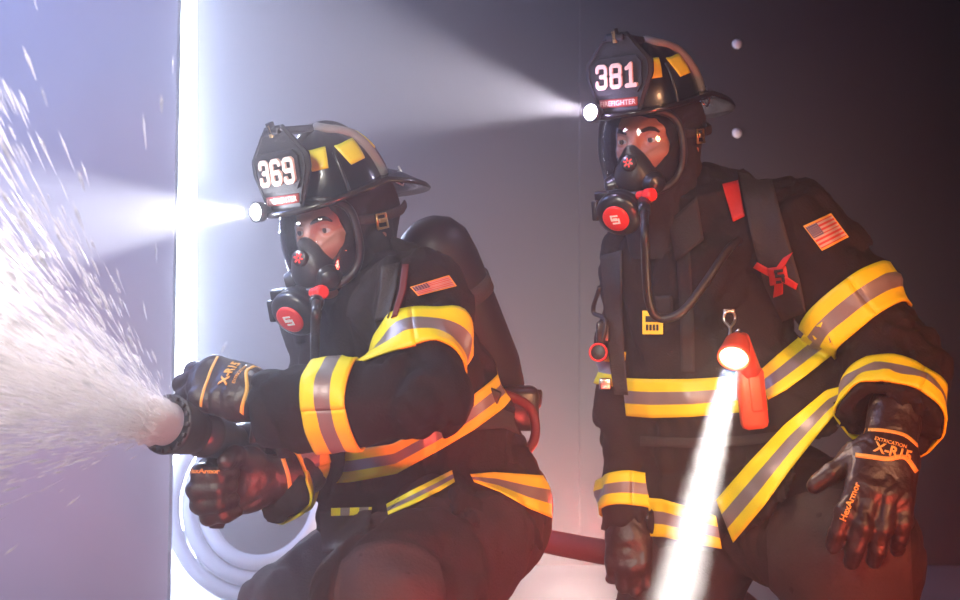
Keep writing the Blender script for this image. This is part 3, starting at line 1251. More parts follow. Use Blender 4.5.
# ---- face mask
def build_mask(mtx, label, J):
    root = thing('breathing_mask', label, 'mask', mtx @ Vector((0, -.12, -.06)))

    def put(name, me, parent, mats, smooth=True):
        return link(name, xform(me, mtx), parent, mats, smooth)

    def lens_p(u, v, off=0.0):
        """u -1..1 across, v -1..1 up"""
        ang = u * R_(74)
        wz = 1 - .10 * max(v, 0) ** 2 - .20 * max(-v, 0) ** 1.5
        rx, ry = (.094 + off) * wz, (.092 + off)
        x = rx * math.sin(ang)
        y = -.042 - ry * math.cos(ang) + .022 * max(v, 0) ** 2 - .006 * v
        z = .079 * v - .021
        return Vector((x, y, z))

    def border(t):
        # rounded square in u, v
        a = 2 * math.pi * t
        c, s = math.cos(a), math.sin(a)
        p = 3.2
        r = (abs(c) ** p + abs(s) ** p) ** (-1 / p)
        return c * r, s * r
    N = 64
    vs, fs = [], []
    rings = [0, .25, .5, .7, .85, 1.0]
    for sgn in (0, -.0028):
        base = len(vs)
        vs.append(lens_p(0, 0, sgn))
        for r in rings[1:]:
            for i in range(N):
                u, v = border(i / N)
                vs.append(lens_p(u * r, v * r, sgn))
        for i in range(N):
            i2 = (i + 1) % N
            fs.append((base, base + 1 + i, base + 1 + i2) if sgn == 0 else (base, base + 1 + i2, base + 1 + i))
            for k in range(len(rings) - 2):
                a, b = base + 1 + k * N + i, base + 1 + k * N + i2
                c, d = base + 1 + (k + 1) * N + i2, base + 1 + (k + 1) * N + i
                fs.append((a, d, c, b) if sgn == 0 else (a, b, c, d))
    put('visor', pymesh(vs, fs), root, 'visor')
    pts = []
    for i in range(81):
        u, v = border((i % 80) / 80)
        pts.append(lens_p(u * 1.02, v * 1.03, .001))
    put('visor_frame', tube_mesh(pts, .0075, 10, caps=False), root, 'rubber')
    # rubber skirt sealing to the hood
    vs, fs = [], []
    for i in range(80):
        u, v = border(i / 80)
        p = lens_p(u * 1.02, v * 1.03)
        q = Vector((p.x * .94, p.y * .55 - .012, p.z * 1.02))
        m_ = (p + q) / 2 + Vector((p.x * .05, -.002, p.z * .05))
        vs += [p, m_, q, q * .97]
    for i in range(80):
        i2 = (i + 1) % 80
        for k in range(3):
            fs.append((i * 4 + k, i2 * 4 + k, i2 * 4 + k + 1, i * 4 + k + 1))
    put('face_seal', pymesh(vs, fs), root, 'rubber')
    # nose cup
    f = union([ell((0, -.106, -.062), (.038, .030, .044)), (cone((0, -.102, -.04), (0, -.110, -.018), .024, .013), .02),
               (ell((0, -.092, -.075), (.046, .034, .030)), .02)])
    f = minus(f, ell((0, -.070, -.05), (.032, .045, .046)), .004)
    cup = put('nose_cup', mesh_sdf(f, (-.07, -.15, -.13), (.07, -.03, .03), .0025, reject=4), root, 'rubber')
    vd = Vector((0.62, -.78, .05)).normalized()
    vc = Vector((.020, -.133, -.046))
    for sx in (1,):
        d = Vector((.20, -.90, .22)).normalized()
        c = Vector((.007, -.1365, -.040))
        v = put('valve', lathe_mesh([(-.006, .0155), (.003, .0155), (.0045, .0135), (.0045, 0)], c, d, 24), cup, 'plastic')
        u = d.orthogonal().normalized()
        w = d.cross(u)
        ms = []
        for k in range(6):
            a = k * math.pi / 3
            e = u * math.cos(a) + w * math.sin(a)
            rot = Matrix((e, d.cross(e), d)).transposed()
            ms.append(box_mesh(c + d * .0048 + e * .0062, (.0036, .0015, .0008), 0, rot))
        put('valve_grille', join_meshes(ms), v, 'red', False)
    # round side port on each cheek (ribbed)
    for s in (-1, 1):
        d = Vector((s * .75, -.65, -.12)).normalized()
        c = Vector((s * .046, -.110, -.084))
        prof = [(-.02, .024), (0, .024)]
        for k in range(5):
            prof += [(.001 + k * .003, .0235 - k * .0015), (.0025 + k * .003, .0215 - k * .0015)]
        prof += [(.017, 0)]
        put('side_port', lathe_mesh(prof, c, d, 28), root, 'plastic')
    # regulator low in front, turned a little to the wearer's left and down
    rd = Vector((.10, -.90, -.42)).normalized()
    rc = Vector((-.016, -.128, -.126))
    reg = put('regulator', lathe_mesh([(-.030, .030), (-.004, .036), (.006, .0435), (.012, .0445), (.018, .0435), (.022, .046), (.032, .046), (.038, .042), (.044, .030), (.046, 0)],
                                      rc, rd, 36), root, 'plastic')
    put('regulator_cover', lathe_mesh([(.040, .027), (.0475, .027), (.0495, .024), (.0500, 0)], rc, rd, 32), reg, 'red')
    # square spiral mark on the red cover
    u = Vector((1, 0, 0))
    u = (u - rd * u.dot(rd)).normalized()
    w = u.cross(rd) * -1
    if w.z < 0:
        w = -w
    rot = Matrix((u, w, rd)).transposed()
    ms = []
    for (x, y, hx, hy) in ((-.001, .008, .008, .0016), (-.0075, .003, .0016, .0055), (0.000, -.001, .005, .0016), (.001, -.008, .008, .0016), (.0075, -.003, .0016, .0055), (0, 0.0015, .0045, .0016)):
        ms.append(box_mesh(rc + rd * .0504 + u * x + w * y, (hx, hy, .0008), 0, rot))
    put('cover_mark', join_meshes(ms), reg, 'whiteprint', False)
    put('release_block', box_mesh(rc + rd * .012 + Vector((-.030, 0, .028)), (.018, .022, .012), .004), reg, 'plastic')
    put('release_block', box_mesh(rc + rd * .030 + Vector((-.046, 0, .010)), (.007, .014, .020), .003), reg, 'plastic')
    # red purge knob on the left side
    kd = Vector((.93, -.30, .06)).normalized()
    kc = Vector((.044, -.142, -.104))
    prof = [(-.02, .010), (0, .010), (.0, .0125), (.003, .0135), (.017, .0130), (.020, .010), (.020, 0)]
    put('purge_knob', lathe_mesh(prof, kc, kd, 10), reg, 'red', False)
    # strap buckle at each temple and a head strap
    for s in (-1, 1):
        P = [Vector((s * .080, -.055, .01)), Vector((s * .096, -.01, .008)), Vector((s * .098, .05, .012)), Vector((s * .06, .115, .02))]
        put('head_strap', tube_mesh(spline(P, 6), .009, 10, up=(s, 0, 0), flat=.3), root, 'strap')
        b = [Vector((s * .101, -.02, -.012)), Vector((s * .103, .006, -.012)), Vector((s * .103, .004, .014)), Vector((s * .101, -.018, .014)), Vector((s * .101, -.02, -.012))]
        put('strap_buckle', join_meshes([tube_mesh(b, .0026, 8), box_mesh((s * .104, -.006, .002), (.002, .010, .004), .001)]), root, 'brass')
    return root, mtx @ (kc + kd * .0 + Vector((-.004, -.004, -.012)))

# ================================================================ the firefighter at the right
RJ = dict(neck=W(712, 208, 2.70), chest=W(706, 290, 2.70), pelvis=W(712, 490, 2.78),
          lsh=W(796, 236, 2.58), rsh=W(644, 262, 2.80), lel=W(902, 366, 2.46), lwr=W(884, 432, 2.32),
          rel=W(627, 420, 2.80), rwr=W(628, 524, 2.70),
          lhip=W(752, 492, 2.72), rhip=W(690, 500, 2.82), lkn=W(850, 556, 2.44), rkn=Vector((.36, 2.64, .085)),
          lan=Vector((.70, 2.48, .10)), ran=Vector((.42, 3.05, .09)))
RM = head_matrix((.359, 2.65, 1.326), -35, 8, 0)
pr = thing('person', 'firefighter at the right kneeling upright behind the nozzleman, hand on the raised knee', 'person', (.5, 2.65, 0))
build_body(pr, RM, RJ)
build_hood(pr, RM, RJ)
# --- coat
l = np.array([math.cos(R_(-28)), math.sin(R_(-28)), 0])
b = np.array([-math.sin(R_(-28)), math.cos(R_(-28)), 0])
J = {k: np.array(v) for k, v in RJ.items()}
torso = union([cone(A(704, 285, 2.72), A(705, 400, 2.75), .178, .178, b, 1.35),
               (cone(A(708, 400, 2.75), A(718, 540, 2.74), .172, .182, b, 1.25), .06),
               (cone(J['lsh'] - l * .05, J['rsh'] + l * .05, .090, .090), .06),
               (cone(J['neck'], J['lsh'], .075, .075), .05), (cone(J['neck'], J['rsh'], .07, .075), .05),
               (cone(A(752, 520, 2.70), A(815, 520, 2.52), .15, .135), .05), (cone(A(775, 440, 2.66), A(832, 440, 2.52), .10, .105), .06), (cone(A(780, 390, 2.66), A(818, 388, 2.57), .085, .075), .05)], .05)
# hem: two planes, the left flap is lifted by the raised thigh
hemA = plane(A(690, 546, 2.6), np.array([-.02, 0, -1]))
nb_ = np.cross(A(846, 402, 2.40) - A(724, 546, 2.55), np.array([0.25, 1, .25]))
nb_ = nb_ / nrm(nb_)
if nb_[2] > 0:
    nb_ = -nb_
hemB = plane(A(724, 546, 2.55), nb_)
torso_c = lambda P: np.maximum(np.maximum(torso(P), hemA(P)), hemB(P))
larm = union([cone(J['lsh'], J['lel'], .098, .080), (cone(J['lel'], J['lwr'], .080, .078), .02)])
lax = (J['lwr'] - J['lel']) / nrm(J['lwr'] - J['lel'])
larm_c = minus(inter(larm, plane(J['lwr'] - lax * .035, lax)), cone(J['lwr'] - lax * .06, J['lwr'] + lax * .2, .060, .066))
rarm = union([cone(J['rsh'], J['rel'], .084, .060), (cone(J['rel'], J['rwr'], .058, .046), .02)])
rax = (J['rwr'] - J['rel']) / nrm(J['rwr'] - J['rel'])
rarm_c = minus(inter(rarm, plane(J['rwr'] + rax * .005, rax)), cone(J['rwr'] - rax * .03, J['rwr'] + rax * .2, .038, .040))
collar = minus(cone(A(716, 232, 2.70), A(708, 196, 2.68), .098, .092), cone(A(714, 224, 2.70), A(705, 120, 2.66), .080, .084), .006)
collar = inter(collar, plane(A(708, 186, 2.67), np.array([-.25, -.35, .9])))
coat = union([torso_c, (larm_c, .035), (rarm_c, .03), (collar, .02)])
coatf = lambda P: coat(P) + folds(P, 8.5, .013, 2.0) + folds(P, 19, .009, 9.0)
torsof = lambda P: torso_c(P) + folds(P, 8.5, .013, 2.0) + folds(P, 19, .009, 9.0)
me = mesh_sdf(coatf, A(585, 560, 2.85) - [.08, .75, .10], A(950, 160, 2.5) + [.12, .6, .12], .0072)
BV = bvh_of(me)
coat_o = link('jacket', me, pr, 'coat')
tors_un = lambda P: torso(P) + folds(P, 8.5, .013, 2.0) + folds(P, 19, .009, 9.0)
bt = bvh_of(mesh_sdf(tors_un, A(585, 560, 2.85) - [.08, .75, .10], A(950, 160, 2.5) + [.12, .6, .12], .012))
# reflective tape
tape(bt, [(622, 378), (650, 379), (690, 379), (722, 377), (764, 372)], [(626, 416), (652, 418), (690, 417), (722, 414), (768, 410)], coat_o)
tape(BV, [(758, 372), (776, 356), (800, 336), (822, 322)], [(768, 400), (786, 390), (808, 374), (836, 352)], coat_o)
ba = bvh_of(mesh_sdf(lambda P: larm_c(P) + folds(P, 8.5, .013, 2.0) + folds(P, 19, .009, 9.0), A(740, 460, 2.4) - [.1, .3, .1], A(950, 200, 2.5) + [.15, .4, .1], .009))
e1 = (J['lel'] - J['lsh']) / nrm(J['lel'] - J['lsh'])
ring_tape(ba, J['lsh'] + (J['lel'] - J['lsh']) * .60, e1, .088, coat_o)
ring_tape(ba, J['lel'] + (J['lwr'] - J['lel']) * .60, lax, .072, coat_o)
br = bvh_of(mesh_sdf(lambda P: rarm_c(P) + folds(P, 8.5, .013, 2.0) + folds(P, 19, .009, 9.0), A(590, 560, 2.9) - [.1, .3, .1], A(660, 230, 2.8) + [.15, .4, .1], .009))
ring_tape(br, J['rel'] + (J['rwr'] - J['rel']) * .74, rax, .072, coat_o)
ring_tape(br, J['rsh'] + (J['rel'] - J['rsh']) * .68, (J['rel'] - J['rsh']), .075, coat_o)
# front flap, pockets, collar edge
one = lambda i, j: 0
link('front_flap', sheet(bt, [(676, 250), (680, 320), (681, 372)], [(690, 250), (694, 320), (695, 372)], 40, 5, one, .004, .004), coat_o, 'coat_seam')
link('collar_flap', sheet(BV, [(668, 222), (697, 196)], [(676, 262), (704, 240)], 10, 10, one, .010, .006), coat_o, 'coat_seam')
link('radio_pocket', sheet(bt, [(655, 296), (672, 295)], [(657, 316), (674, 315)], 6, 6, one, .008, .008), coat_o, 'coat_seam')
flag_patch(BV, [(803, 226), (831, 213), (849, 237), (822, 251)], coat_o)
# red stripe on the turned up collar and shoulder
link('collar_tab', sheet(BV, [(722, 184), (738, 180)], [(733, 222), (745, 216)], 8, 8, one, .006, .005), coat_o, 'strapred')
link('collar_tab', sheet(BV, [(766, 190), (773, 192)], [(768, 214), (775, 214)], 6, 6, one, .006, .005), coat_o, 'strapred')
# --- trousers
tr = union([ell(J['pelvis'] + [0, .02, -.03], (.19, .16, .17)), (cone(J['lhip'], J['lkn'], .150, .128), .05), (cone(J['lkn'], J['lan'] + [0, 0, .05], .128, .095), .02),
            (cone(J['rhip'], J['rkn'], .150, .10), .05), (cone(J['rkn'] + [0, 0, .02], J['ran'] + [0, -.05, .02], .095, .085), .03)])
tr = inter(tr, plane((0, 0, .012), (0, 0, -1)))
trf = lambda P: tr(P) + folds(P, 7, .013, 4.0) + folds(P, 17, .005, 1.0)
pts = np.array([J[k] for k in ('pelvis', 'lkn', 'rkn', 'lan', 'ran', 'lhip', 'rhip')])
me = mesh_sdf(trf, pts.min(0) - [.24, .24, .12], pts.max(0) + .24, .0078)
bl = bvh_of(me)
tro = link('trousers', me, pr, 'trouser')
bh = bvh_of(mesh_sdf(lambda P: np.minimum(tors_un(P), trf(P)), A(585, 640, 2.85) - [.08, .75, .10], A(950, 330, 2.5) + [.12, .6, .12], .010))
tape(bh, [(641, 497), (662, 499), (686, 506), (716, 516)], [(643, 536), (664, 537), (690, 543), (722, 549)], coat_o)
tape(bh, [(716, 500), (748, 463), (784, 425), (826, 390), (850, 384)], [(733, 543), (764, 506), (790, 470), (820, 432), (848, 398)], coat_o)
link('knee_patch', sheet(bl, [(766, 530), (772, 508), (796, 494), (830, 488), (872, 492), (900, 502), (910, 524)], [(772, 640), (800, 645), (840, 650), (880, 645), (915, 640)], 20, 24, one, .003, .005), tro, 'knee')
build_boot(pr, RJ['lan'], RJ['lan'] + Vector((.05, -.3, 0)))
build_boot(pr, RJ['ran'] + Vector((0, 0, .02)), RJ['ran'] + Vector((.0, .3, 0)))
# --- gloves
wr = A(890, 440, 2.31)
tip = A(868, 542, 2.20)
Yd = tip - wr
go, gb, GL, gf = build_glove(pr, wr, Yd, np.array([-.12, -.86, .40]), 1, [(12, 22, 18), (16, 24, 20), (18, 26, 22), (20, 28, 24)],
                             [(.042, .035, -.012), (.066, .066, -.022), (.086, .088, -.034)], spread=1.3, sc=1.22, seed=1.0)
Zd = np.array([-.12, -.86, .40])
nz = (CAMP - Vector(wr)).normalized()
strip_on(gb, [GL(.044, .052, .02), GL(.022, .054, .03), GL(0, .050, .03), GL(-.022, .040, .03), GL(-.044, .046, .01)], .008, go, 'gold', ndir=nz)
strip_on(gb, [GL(.044, .008, .02), GL(.015, .006, .03), GL(-.015, .004, .03), GL(-.040, .004, .01)], .006, go, 'gold', ndir=nz)
ux = Vector(GL(-.03, 0, 0)) - Vector(GL(.03, 0, 0))
text_on(gb, 'EXTRICATION', GL(.0, .016, .02), ux, nz, .0085, go, 'gold', offset=.0002)
text_on(gb, 'X-R15', GL(-.006, .030, .02), ux, nz, .024, go, 'gold', offset=.0008)
i0, i1 = Vector(gf[0][0]), Vector(gf[0][1])
text_on(gb, 'HexArmor', (i0 + i1) / 2 + (i1 - i0) * .10, i0 - i1, nz, .0155, go, 'gold', offset=.0004)

wr2 = A(629, 522, 2.695)
build_glove(pr, wr2, rax + np.array([0, .08, 0]), np.array([-.25, -1, .05]), -1, [(30, 62, 50), (34, 66, 50), (38, 66, 50), (42, 64, 50)],
            [(.040, .03, -.02), (.058, .050, -.042), (.056, .060, -.068)], sc=.98, seed=5.0)

# --- helmet, mask
rh, rl, rld = build_helmet(RM @ Matrix.Translation((0, 0, .030)) @ Matrix.Rotation(R_(11), 4, 'X') @ Matrix.Scale(.94, 4), '381', 'black fire helmet numbered 381 on the taller firefighter at the right', 'r', .34)
rmk, rport = build_mask(RM, 'black breathing mask with red regulator on the upright firefighter in helmet 381', RJ)
# low-pressure hose from the mask down the chest and up to the left shoulder strap
P = [rport, W(645, 232, 2.40), W(646, 270, 2.45), W(649, 302, 2.49), W(659, 318, 2.50), W(682, 312, 2.49), W(706, 282, 2.50), W(728, 250, 2.52), W(744, 236, 2.55)]
link('supply_hose', tube_mesh(spline(P, 10), .0085, 12), rmk, 'rubber')
pts = spline(P, 10)
link('hose_fitting', tube_mesh([pts[0], pts[4]], .0125, 12), rmk, 'plastic')

# --- air pack worn by the right firefighter
ap = thing('air_pack', 'air pack of the right firefighter: black shoulder straps with red reflective cross badge', 'breathing apparatus', J['chest'] + b * .2)
def rs(px, py):
    return seen(BV, px, py, .006)
strapL = sheet(BV, [(738, 172), (744, 200), (752, 240), (764, 285), (782, 322)], [(772, 178), (780, 210), (790, 245), (800, 280), (806, 312)], 26, 10, one, .014, .012)
link('shoulder_strap', strapL, ap, 'strap')
strapR = sheet(BV, [(600, 256), (604, 300), (608, 350), (614, 395)], [(622, 250), (622, 300), (624, 350), (628, 395)], 24, 8, one, .014, .012)
so = link('shoulder_strap', strapR, ap, 'strap')
# badge: a red cross with a square mark
ctr = (778, 275)
bms = []
def xf(px, py, off=.018):
    return seen(BV, px, py, off)
arms = [[(757, 262), (775, 272), (775, 280), (753, 268)], [(793, 252), (781, 272), (773, 272), (783, 258)], [(796, 290), (781, 282), (783, 274), (798, 284)], [(773, 298), (775, 280), (783, 280), (783, 294)],
        [(768, 268), (786, 266), (789, 282), (770, 286)]]
for q in arms:
    bms.append(sheet(BV, [q[0], q[1]], [q[3], q[2]], 5, 5, one, .019, .004))
link('strap_badge', join_meshes(bms), ap, 'strapred')
link('badge_mark', join_meshes([sheet(BV, [(774, 270), (783, 269)], [(774, 273), (783, 272)], 3, 3, one, .022, .003), sheet(BV, [(774, 270), (777, 270)], [(775, 277), (778, 277)], 3, 3, one, .022, .003),
                              sheet(BV, [(775, 275), (784, 274)], [(775, 278), (785, 277)], 3, 3, one, .022, .003), sheet(BV, [(781, 275), (784, 274)], [(782, 282), (785, 281)], 3, 3, one, .022, .003), sheet(BV, [(776, 281), (785, 280)], [(776, 284), (785, 283)], 3, 3, one, .022, .003)]), ap, 'coat_seam')
link('cylinder', lathe_mesh([(-.25, 0), (-.25, .05), (-.22, .072), (-.15, .080), (.17, .080), (.23, .068), (.26, .03), (.27, 0)], Vector(A(716, 350, 2.74) + b * .225), (0.05, 0.05, 1), 28), ap, 'cyl')
# gauge console and buckles hanging on the right strap
link('strap_buckle', join_meshes([box_mesh(seen(BV, 611, 332, .022), (.014, .008, .022), .004)]), ap, 'plastic')
link('strap_buckle', join_meshes([box_mesh(seen(BV, 612, 384, .020), (.012, .008, .012), .003)]), ap, 'steel')
g0 = seen(BV, 608, 352, .03)
gg = link('gauge_console', lathe_mesh([(-.02, 0), (-.02, .016), (.012, .020), (.014, .016), (.014, 0)], g0, (-.3, -.9, .1), 20), ap, 'rubber')
link('gauge_ring', lathe_mesh([(.012, .020), (.016, .020), (.016, .016), (.012, .016)], g0, (-.3, -.9, .1), 20), gg, 'red')
P = [seen(BV, 608, 285, .02), seen(BV, 604, 305, .03), seen(BV, 612, 325, .025), g0]
link('gauge_line', tube_mesh(spline(P, 6), .005, 8), ap, 'rubber')
link('waist_belt', sheet(bt, [(640, 436), (690, 438), (740, 436), (790, 430)], [(640, 446), (690, 448), (740, 446), (790, 440)], 20, 4, one, .010, .008), ap, 'strap')

# --- yellow tag at the chest
c = seen(bt, 656, 322, .012)
tg = thing('accountability_tag', 'small yellow tag with black print clipped at the chest centre', 'tag', c)
link('card', box_mesh(c, (.021, .002, .024), .001, Matrix.Rotation(R_(-16), 3, 'Z')), tg, 'yellowtag', False)
rt = Matrix.Rotation(R_(-16), 3, 'Z')
ms = [box_mesh(c + rt @ Vector((0, -.0028, .007)), (.014, .0008, .006), 0, rt)]
for k in range(4):
    ms.append(box_mesh(c + rt @ Vector((-.011 + .007 * k, -.0028, -.010)), (.0022, .0008, .006), 0, rt))
link('print', join_meshes(ms), tg, 'plastic', False)

# --- flashlight clipped to the coat front
fc = Vector(A(734, 357, 2.42))
fl = thing('flashlight', 'lit orange right-angle flashlight clipped to the chest, shining down', 'flashlight', fc + Vector((0, .03, -.05)))
fdir = (W(676, 600, 2.02) - fc).normalized()
back = -fdir
headm = lathe_mesh([(-.050, 0), (-.050, .018), (-.040, .024), (-.02, .027), (-.004, .031), (.004, .031), (.004, .026), (0, .025), (0, 0)], fc, fdir, 28)
fh = link('head', headm, fl, 'orange')
link('lens', lathe_mesh([(.001, 0), (.001, .0255), (.0035, .022), (.005, 0)], fc, fdir, 24), fh, 'torch')
bc = Vector(A(752, 398, 2.50))
body = box_mesh(bc, (.026, .020, .060), .012, Matrix.Rotation(R_(-6), 3, 'Y'))
link('body', join_meshes([body, box_mesh(bc + Vector((0.004, -.018, .01)), (.012, .006, .035), .004, Matrix.Rotation(R_(-6), 3, 'Y')), tube_mesh([bc + Vector((-.004, -.005, .05)), fc - fdir * .05], .021, 14)]), fl, 'orange')
cl = W(729, 322, 2.49)
clip = tube_mesh(spline([fc - fdir * .06 + Vector((0, 0, .012)), W(730, 338, 2.48), W(730, 328, 2.49), W(724, 320, 2.50), W(726, 312, 2.50), W(733, 312, 2.50), W(735, 320, 2.50), W(730, 328, 2.49)], 5), .0030, 8)
link('snap_hook', join_meshes([clip, box_mesh(W(729, 311, 2.505), (.011, .004, .004), .0015)]), fl, 'steel')
add_light('flashlight_beam', 'SPOT', fc + fdir * .012, fc + fdir * 2, 9000, (1.0, .95, .86), spot_size=R_(7.8), spot_blend=.5, shadow_soft_size=.02)
add_light('flashlight_glow', 'POINT', fc + fdir * .03, fc, 1.3, (1.0, .62, .36), shadow_soft_size=.02)
# --- the right helmet lamp's own light
add_light('headlamp_beam', 'SPOT', rl, rl + rld, 210, (.94, .88, 1.0), spot_size=R_(26), spot_blend=.6, shadow_soft_size=.01)
add_light('headlamp_glow', 'POINT', rl + rld * .016, rl, 1.0, (.70, .58, 1.0), shadow_soft_size=.01)

# nozzle axis, grip and the hand that holds it
nd = (A(166, 424, 2.16) - A(300, 460, 2.52))
nd = nd / nrm(nd)
n0 = A(166, 424, 2.16)
ND = Vector(nd)
N0 = Vector(n0)
side = ND.cross(Vector((0, 0, 1))).normalized()
upv = side.cross(ND).normalized()
pc = N0 - ND * .19
gp = N0 - ND * .165 - upv * .03
gdir = (-upv * .95 - ND * .12).normalized()
WR2 = Vector(gp + gdir * .048) + Vector((.078, .040, .004))
# ================================================================ the nozzleman at the left
LJ = dict(neck=W(380, 288, 2.50), chest=W(392, 345, 2.50), pelvis=W(474, 505, 2.62),
          lsh=W(415, 310, 2.33), rsh=W(335, 322, 2.62), lel=W(426, 401, 2.14), lwr=W(268, 409, 2.20),
          rel=W(352, 446, 2.56), rwr=WR2 + Vector((.012, .006, 0)),
          lhip=W(484, 512, 2.52), rhip=W(446, 512, 2.70), lkn=W(392, 610, 2.14), rkn=W(288, 622, 2.62),
          lan=Vector((-.12, 2.22, .10)), ran=Vector((-.30, 2.76, .10)))
LM = head_matrix((-.256, 2.45, 1.140), -37, 11, -3)
pl = thing('person', 'firefighter at the left crouching and bracing the spraying nozzle with both hands', 'person', (-.05, 2.55, 0))
build_body(pl, LM, LJ)
build_hood(pl, LM, LJ)
l = np.array([math.cos(R_(-54)), math.sin(R_(-54)), 0])
b = np.array([-math.sin(R_(-54)), math.cos(R_(-54)), 0])
J = {k: np.array(v) for k, v in LJ.items()}
torso = union([cone(A(392, 345, 2.50), A(430, 430, 2.54), .160, .165, b, 1.30),
               (cone(A(430, 430, 2.54), A(466, 520, 2.60), .160, .165, b, 1.15), .06),
               (cone(J['lsh'] - l * .05, J['rsh'] + l * .05, .092, .090), .06),
               (cone(J['neck'], J['lsh'], .075, .075), .05), (cone(J['neck'], J['rsh'], .07, .075), .05),
               (cone(A(480, 525, 2.50), A(440, 560, 2.32), .13, .12), .05),
               (cone(A(405, 440, 2.5), A(372, 500, 2.5), .11, .11), .06)], .05)
# hem rises to a fold over the left thigh
h1 = np.cross(A(392, 512, 2.35) - A(454, 476, 2.35), np.array([0, 1, .2]))
h1 = h1 / nrm(h1) * (-1 if h1[2] > 0 else 1)
h2 = np.cross(A(470, 484, 2.35) - A(550, 520, 2.5), np.array([0.1, 1, .2]))
h2 = h2 / nrm(h2) * (-1 if h2[2] > 0 else 1)
hemA = plane(A(454, 484, 2.35), h1)
hemB = plane(A(470, 486, 2.35), h2)
torso_c = lambda P: np.maximum(torso(P), np.minimum(hemA(P), hemB(P)))
larm = union([cone(J['lsh'], J['lel'], .088, .064), (cone(J['lel'], J['lwr'], .058, .052), .02)])
lax = (J['lwr'] - J['lel']) / nrm(J['lwr'] - J['lel'])
larm_c = minus(inter(larm, plane(J['lwr'] + lax * .002, lax)), cone(J['lwr'] - lax * .03, J['lwr'] + lax * .2, .050, .054))
rarm = union([cone(J['rsh'], J['rel'], .092, .078), (cone(J['rel'], J['rwr'], .074, .058), .02)])
rax = (J['rwr'] - J['rel']) / nrm(J['rwr'] - J['rel'])
rarm_c = minus(inter(rarm, plane(J['rwr'], rax)), cone(J['rwr'] - rax * .03, J['rwr'] + rax * .2, .045, .048))
collar = minus(cone(A(384, 306, 2.50), A(372, 272, 2.49), .095, .090), cone(A(384, 300, 2.50), A(362, 180, 2.46), .078, .082), .006)
collar = inter(collar, plane(A(374, 262, 2.49), np.array([-.35, -.25, .9])))
coat = union([torso_c, (larm_c, .035), (rarm_c, .03), (collar, .02)])
fl_ = lambda P: folds(P, 8.5, .020, 6.0) + folds(P, 19, .009, 3.0)
coatf = lambda P: coat(P) + fl_(P)
lo, hi = A(262, 580, 2.5) - [.06, .65, .02], A(560, 240, 2.6) + [.06, .5, .06]
me = mesh_sdf(coatf, lo, hi, .0070)
BV = bvh_of(me)
coat_o = link('jacket', me, pl, 'coat')
bt = bvh_of(mesh_sdf(lambda P: torso(P) + fl_(P), lo - np.array([.05, .05, .12]), hi + .05, .012))
ba = bvh_of(mesh_sdf(lambda P: larm_c(P) + fl_(P), lo, hi, .010))
br = bvh_of(mesh_sdf(lambda P: rarm_c(P) + fl_(P), lo, hi, .010))
one = lambda i, j: 0
e1 = (J['lel'] - J['lsh']) / nrm(J['lel'] - J['lsh'])
ring_tape(ba, J['lsh'] + (J['lel'] - J['lsh']) * .56, e1, .085, coat_o)
ring_tape(ba, J['lel'] + (J['lwr'] - J['lel']) * .55, lax, .078, coat_o)
ring_tape(br, J['rel'] + (J['rwr'] - J['rel']) * .90, rax, .055, coat_o)
tape(bt, [(322, 452), (350, 450), (392, 444), (430, 424), (462, 404), (492, 380), (518, 354)], [(324, 484), (352, 482), (396, 474), (440, 450), (474, 430), (504, 408), (524, 384)], coat_o, off=.015)
flag_patch(BV, [(410, 287), (449, 275), (457, 286), (418, 296)], coat_o)
link('front_flap', sheet(bt, [(330, 360), (332, 400), (336, 450)], [(344, 360), (346, 400), (350, 450)], 20, 5, one, .004, .004), coat_o, 'coat_seam')
# --- trousers
tr = union([ell(J['pelvis'] + [0, .0, -.03], (.145, .16, .16)), (cone(J['lhip'], J['lkn'], .130, .125), .05), (cone(J['lkn'], J['lan'] + [0, 0, .05], .125, .092), .02),
            (cone(J['rhip'], J['rkn'], .130, .105), .05), (cone(J['rkn'], J['ran'] + [0, 0, .05], .105, .09), .03)])
tr = inter(tr, plane((0, 0, .012), (0, 0, -1)))
trf = lambda P: tr(P) + folds(P, 7, .013, 8.0) + folds(P, 17, .005, 2.0)
pts = np.array([J[k] for k in ('pelvis', 'lkn', 'rkn', 'lan', 'ran', 'lhip', 'rhip')])
me = mesh_sdf(trf, pts.min(0) - [.24, .24, .12], pts.max(0) + .24, .0078)
bl = bvh_of(me)
tro = link('trousers', me, pl, 'trouser')
bh = bvh_of(mesh_sdf(lambda P: np.minimum(torso(P) + fl_(P), trf(P)), lo - np.array([.05, .05, .12]), hi + .05, .010))
tape(bh, [(386, 504), (412, 490), (438, 477), (452, 470)], [(388, 515), (414, 504), (440, 491), (455, 482)], coat_o)
tape(bh, [(470, 474), (494, 472), (524, 474), (552, 476)], [(474, 482), (500, 492), (528, 508), (552, 518)], coat_o)
link('knee_patch', sheet(bl, [(334, 590), (340, 562), (358, 545), (388, 538), (420, 545), (440, 562), (446, 590)], [(338, 690), (392, 700), (440, 690)], 18, 24, one, .003, .005), tro, 'knee')
# pocket with its tape on the front of the thigh
pk = link('cargo_pocket', sheet(bh, [(319, 511), (372, 510)], [(322, 552), (366, 548)], 12, 12, one, .022, .020), tro, 'coat_seam')
link('pocket_tape', sheet(bh, [(331, 508), (372, 507)], [(331, 516), (371, 515)], 14, 4, lambda i, j: 0 if (i // 3) % 2 == 0 else 1, .026, .004), pk, ['lime', 'silver'])
build_boot(pl, LJ['lan'], LJ['lan'] + Vector((-.3, -.15, 0)))
build_boot(pl, LJ['ran'], LJ['ran'] + Vector((-.3, -.05, 0)))

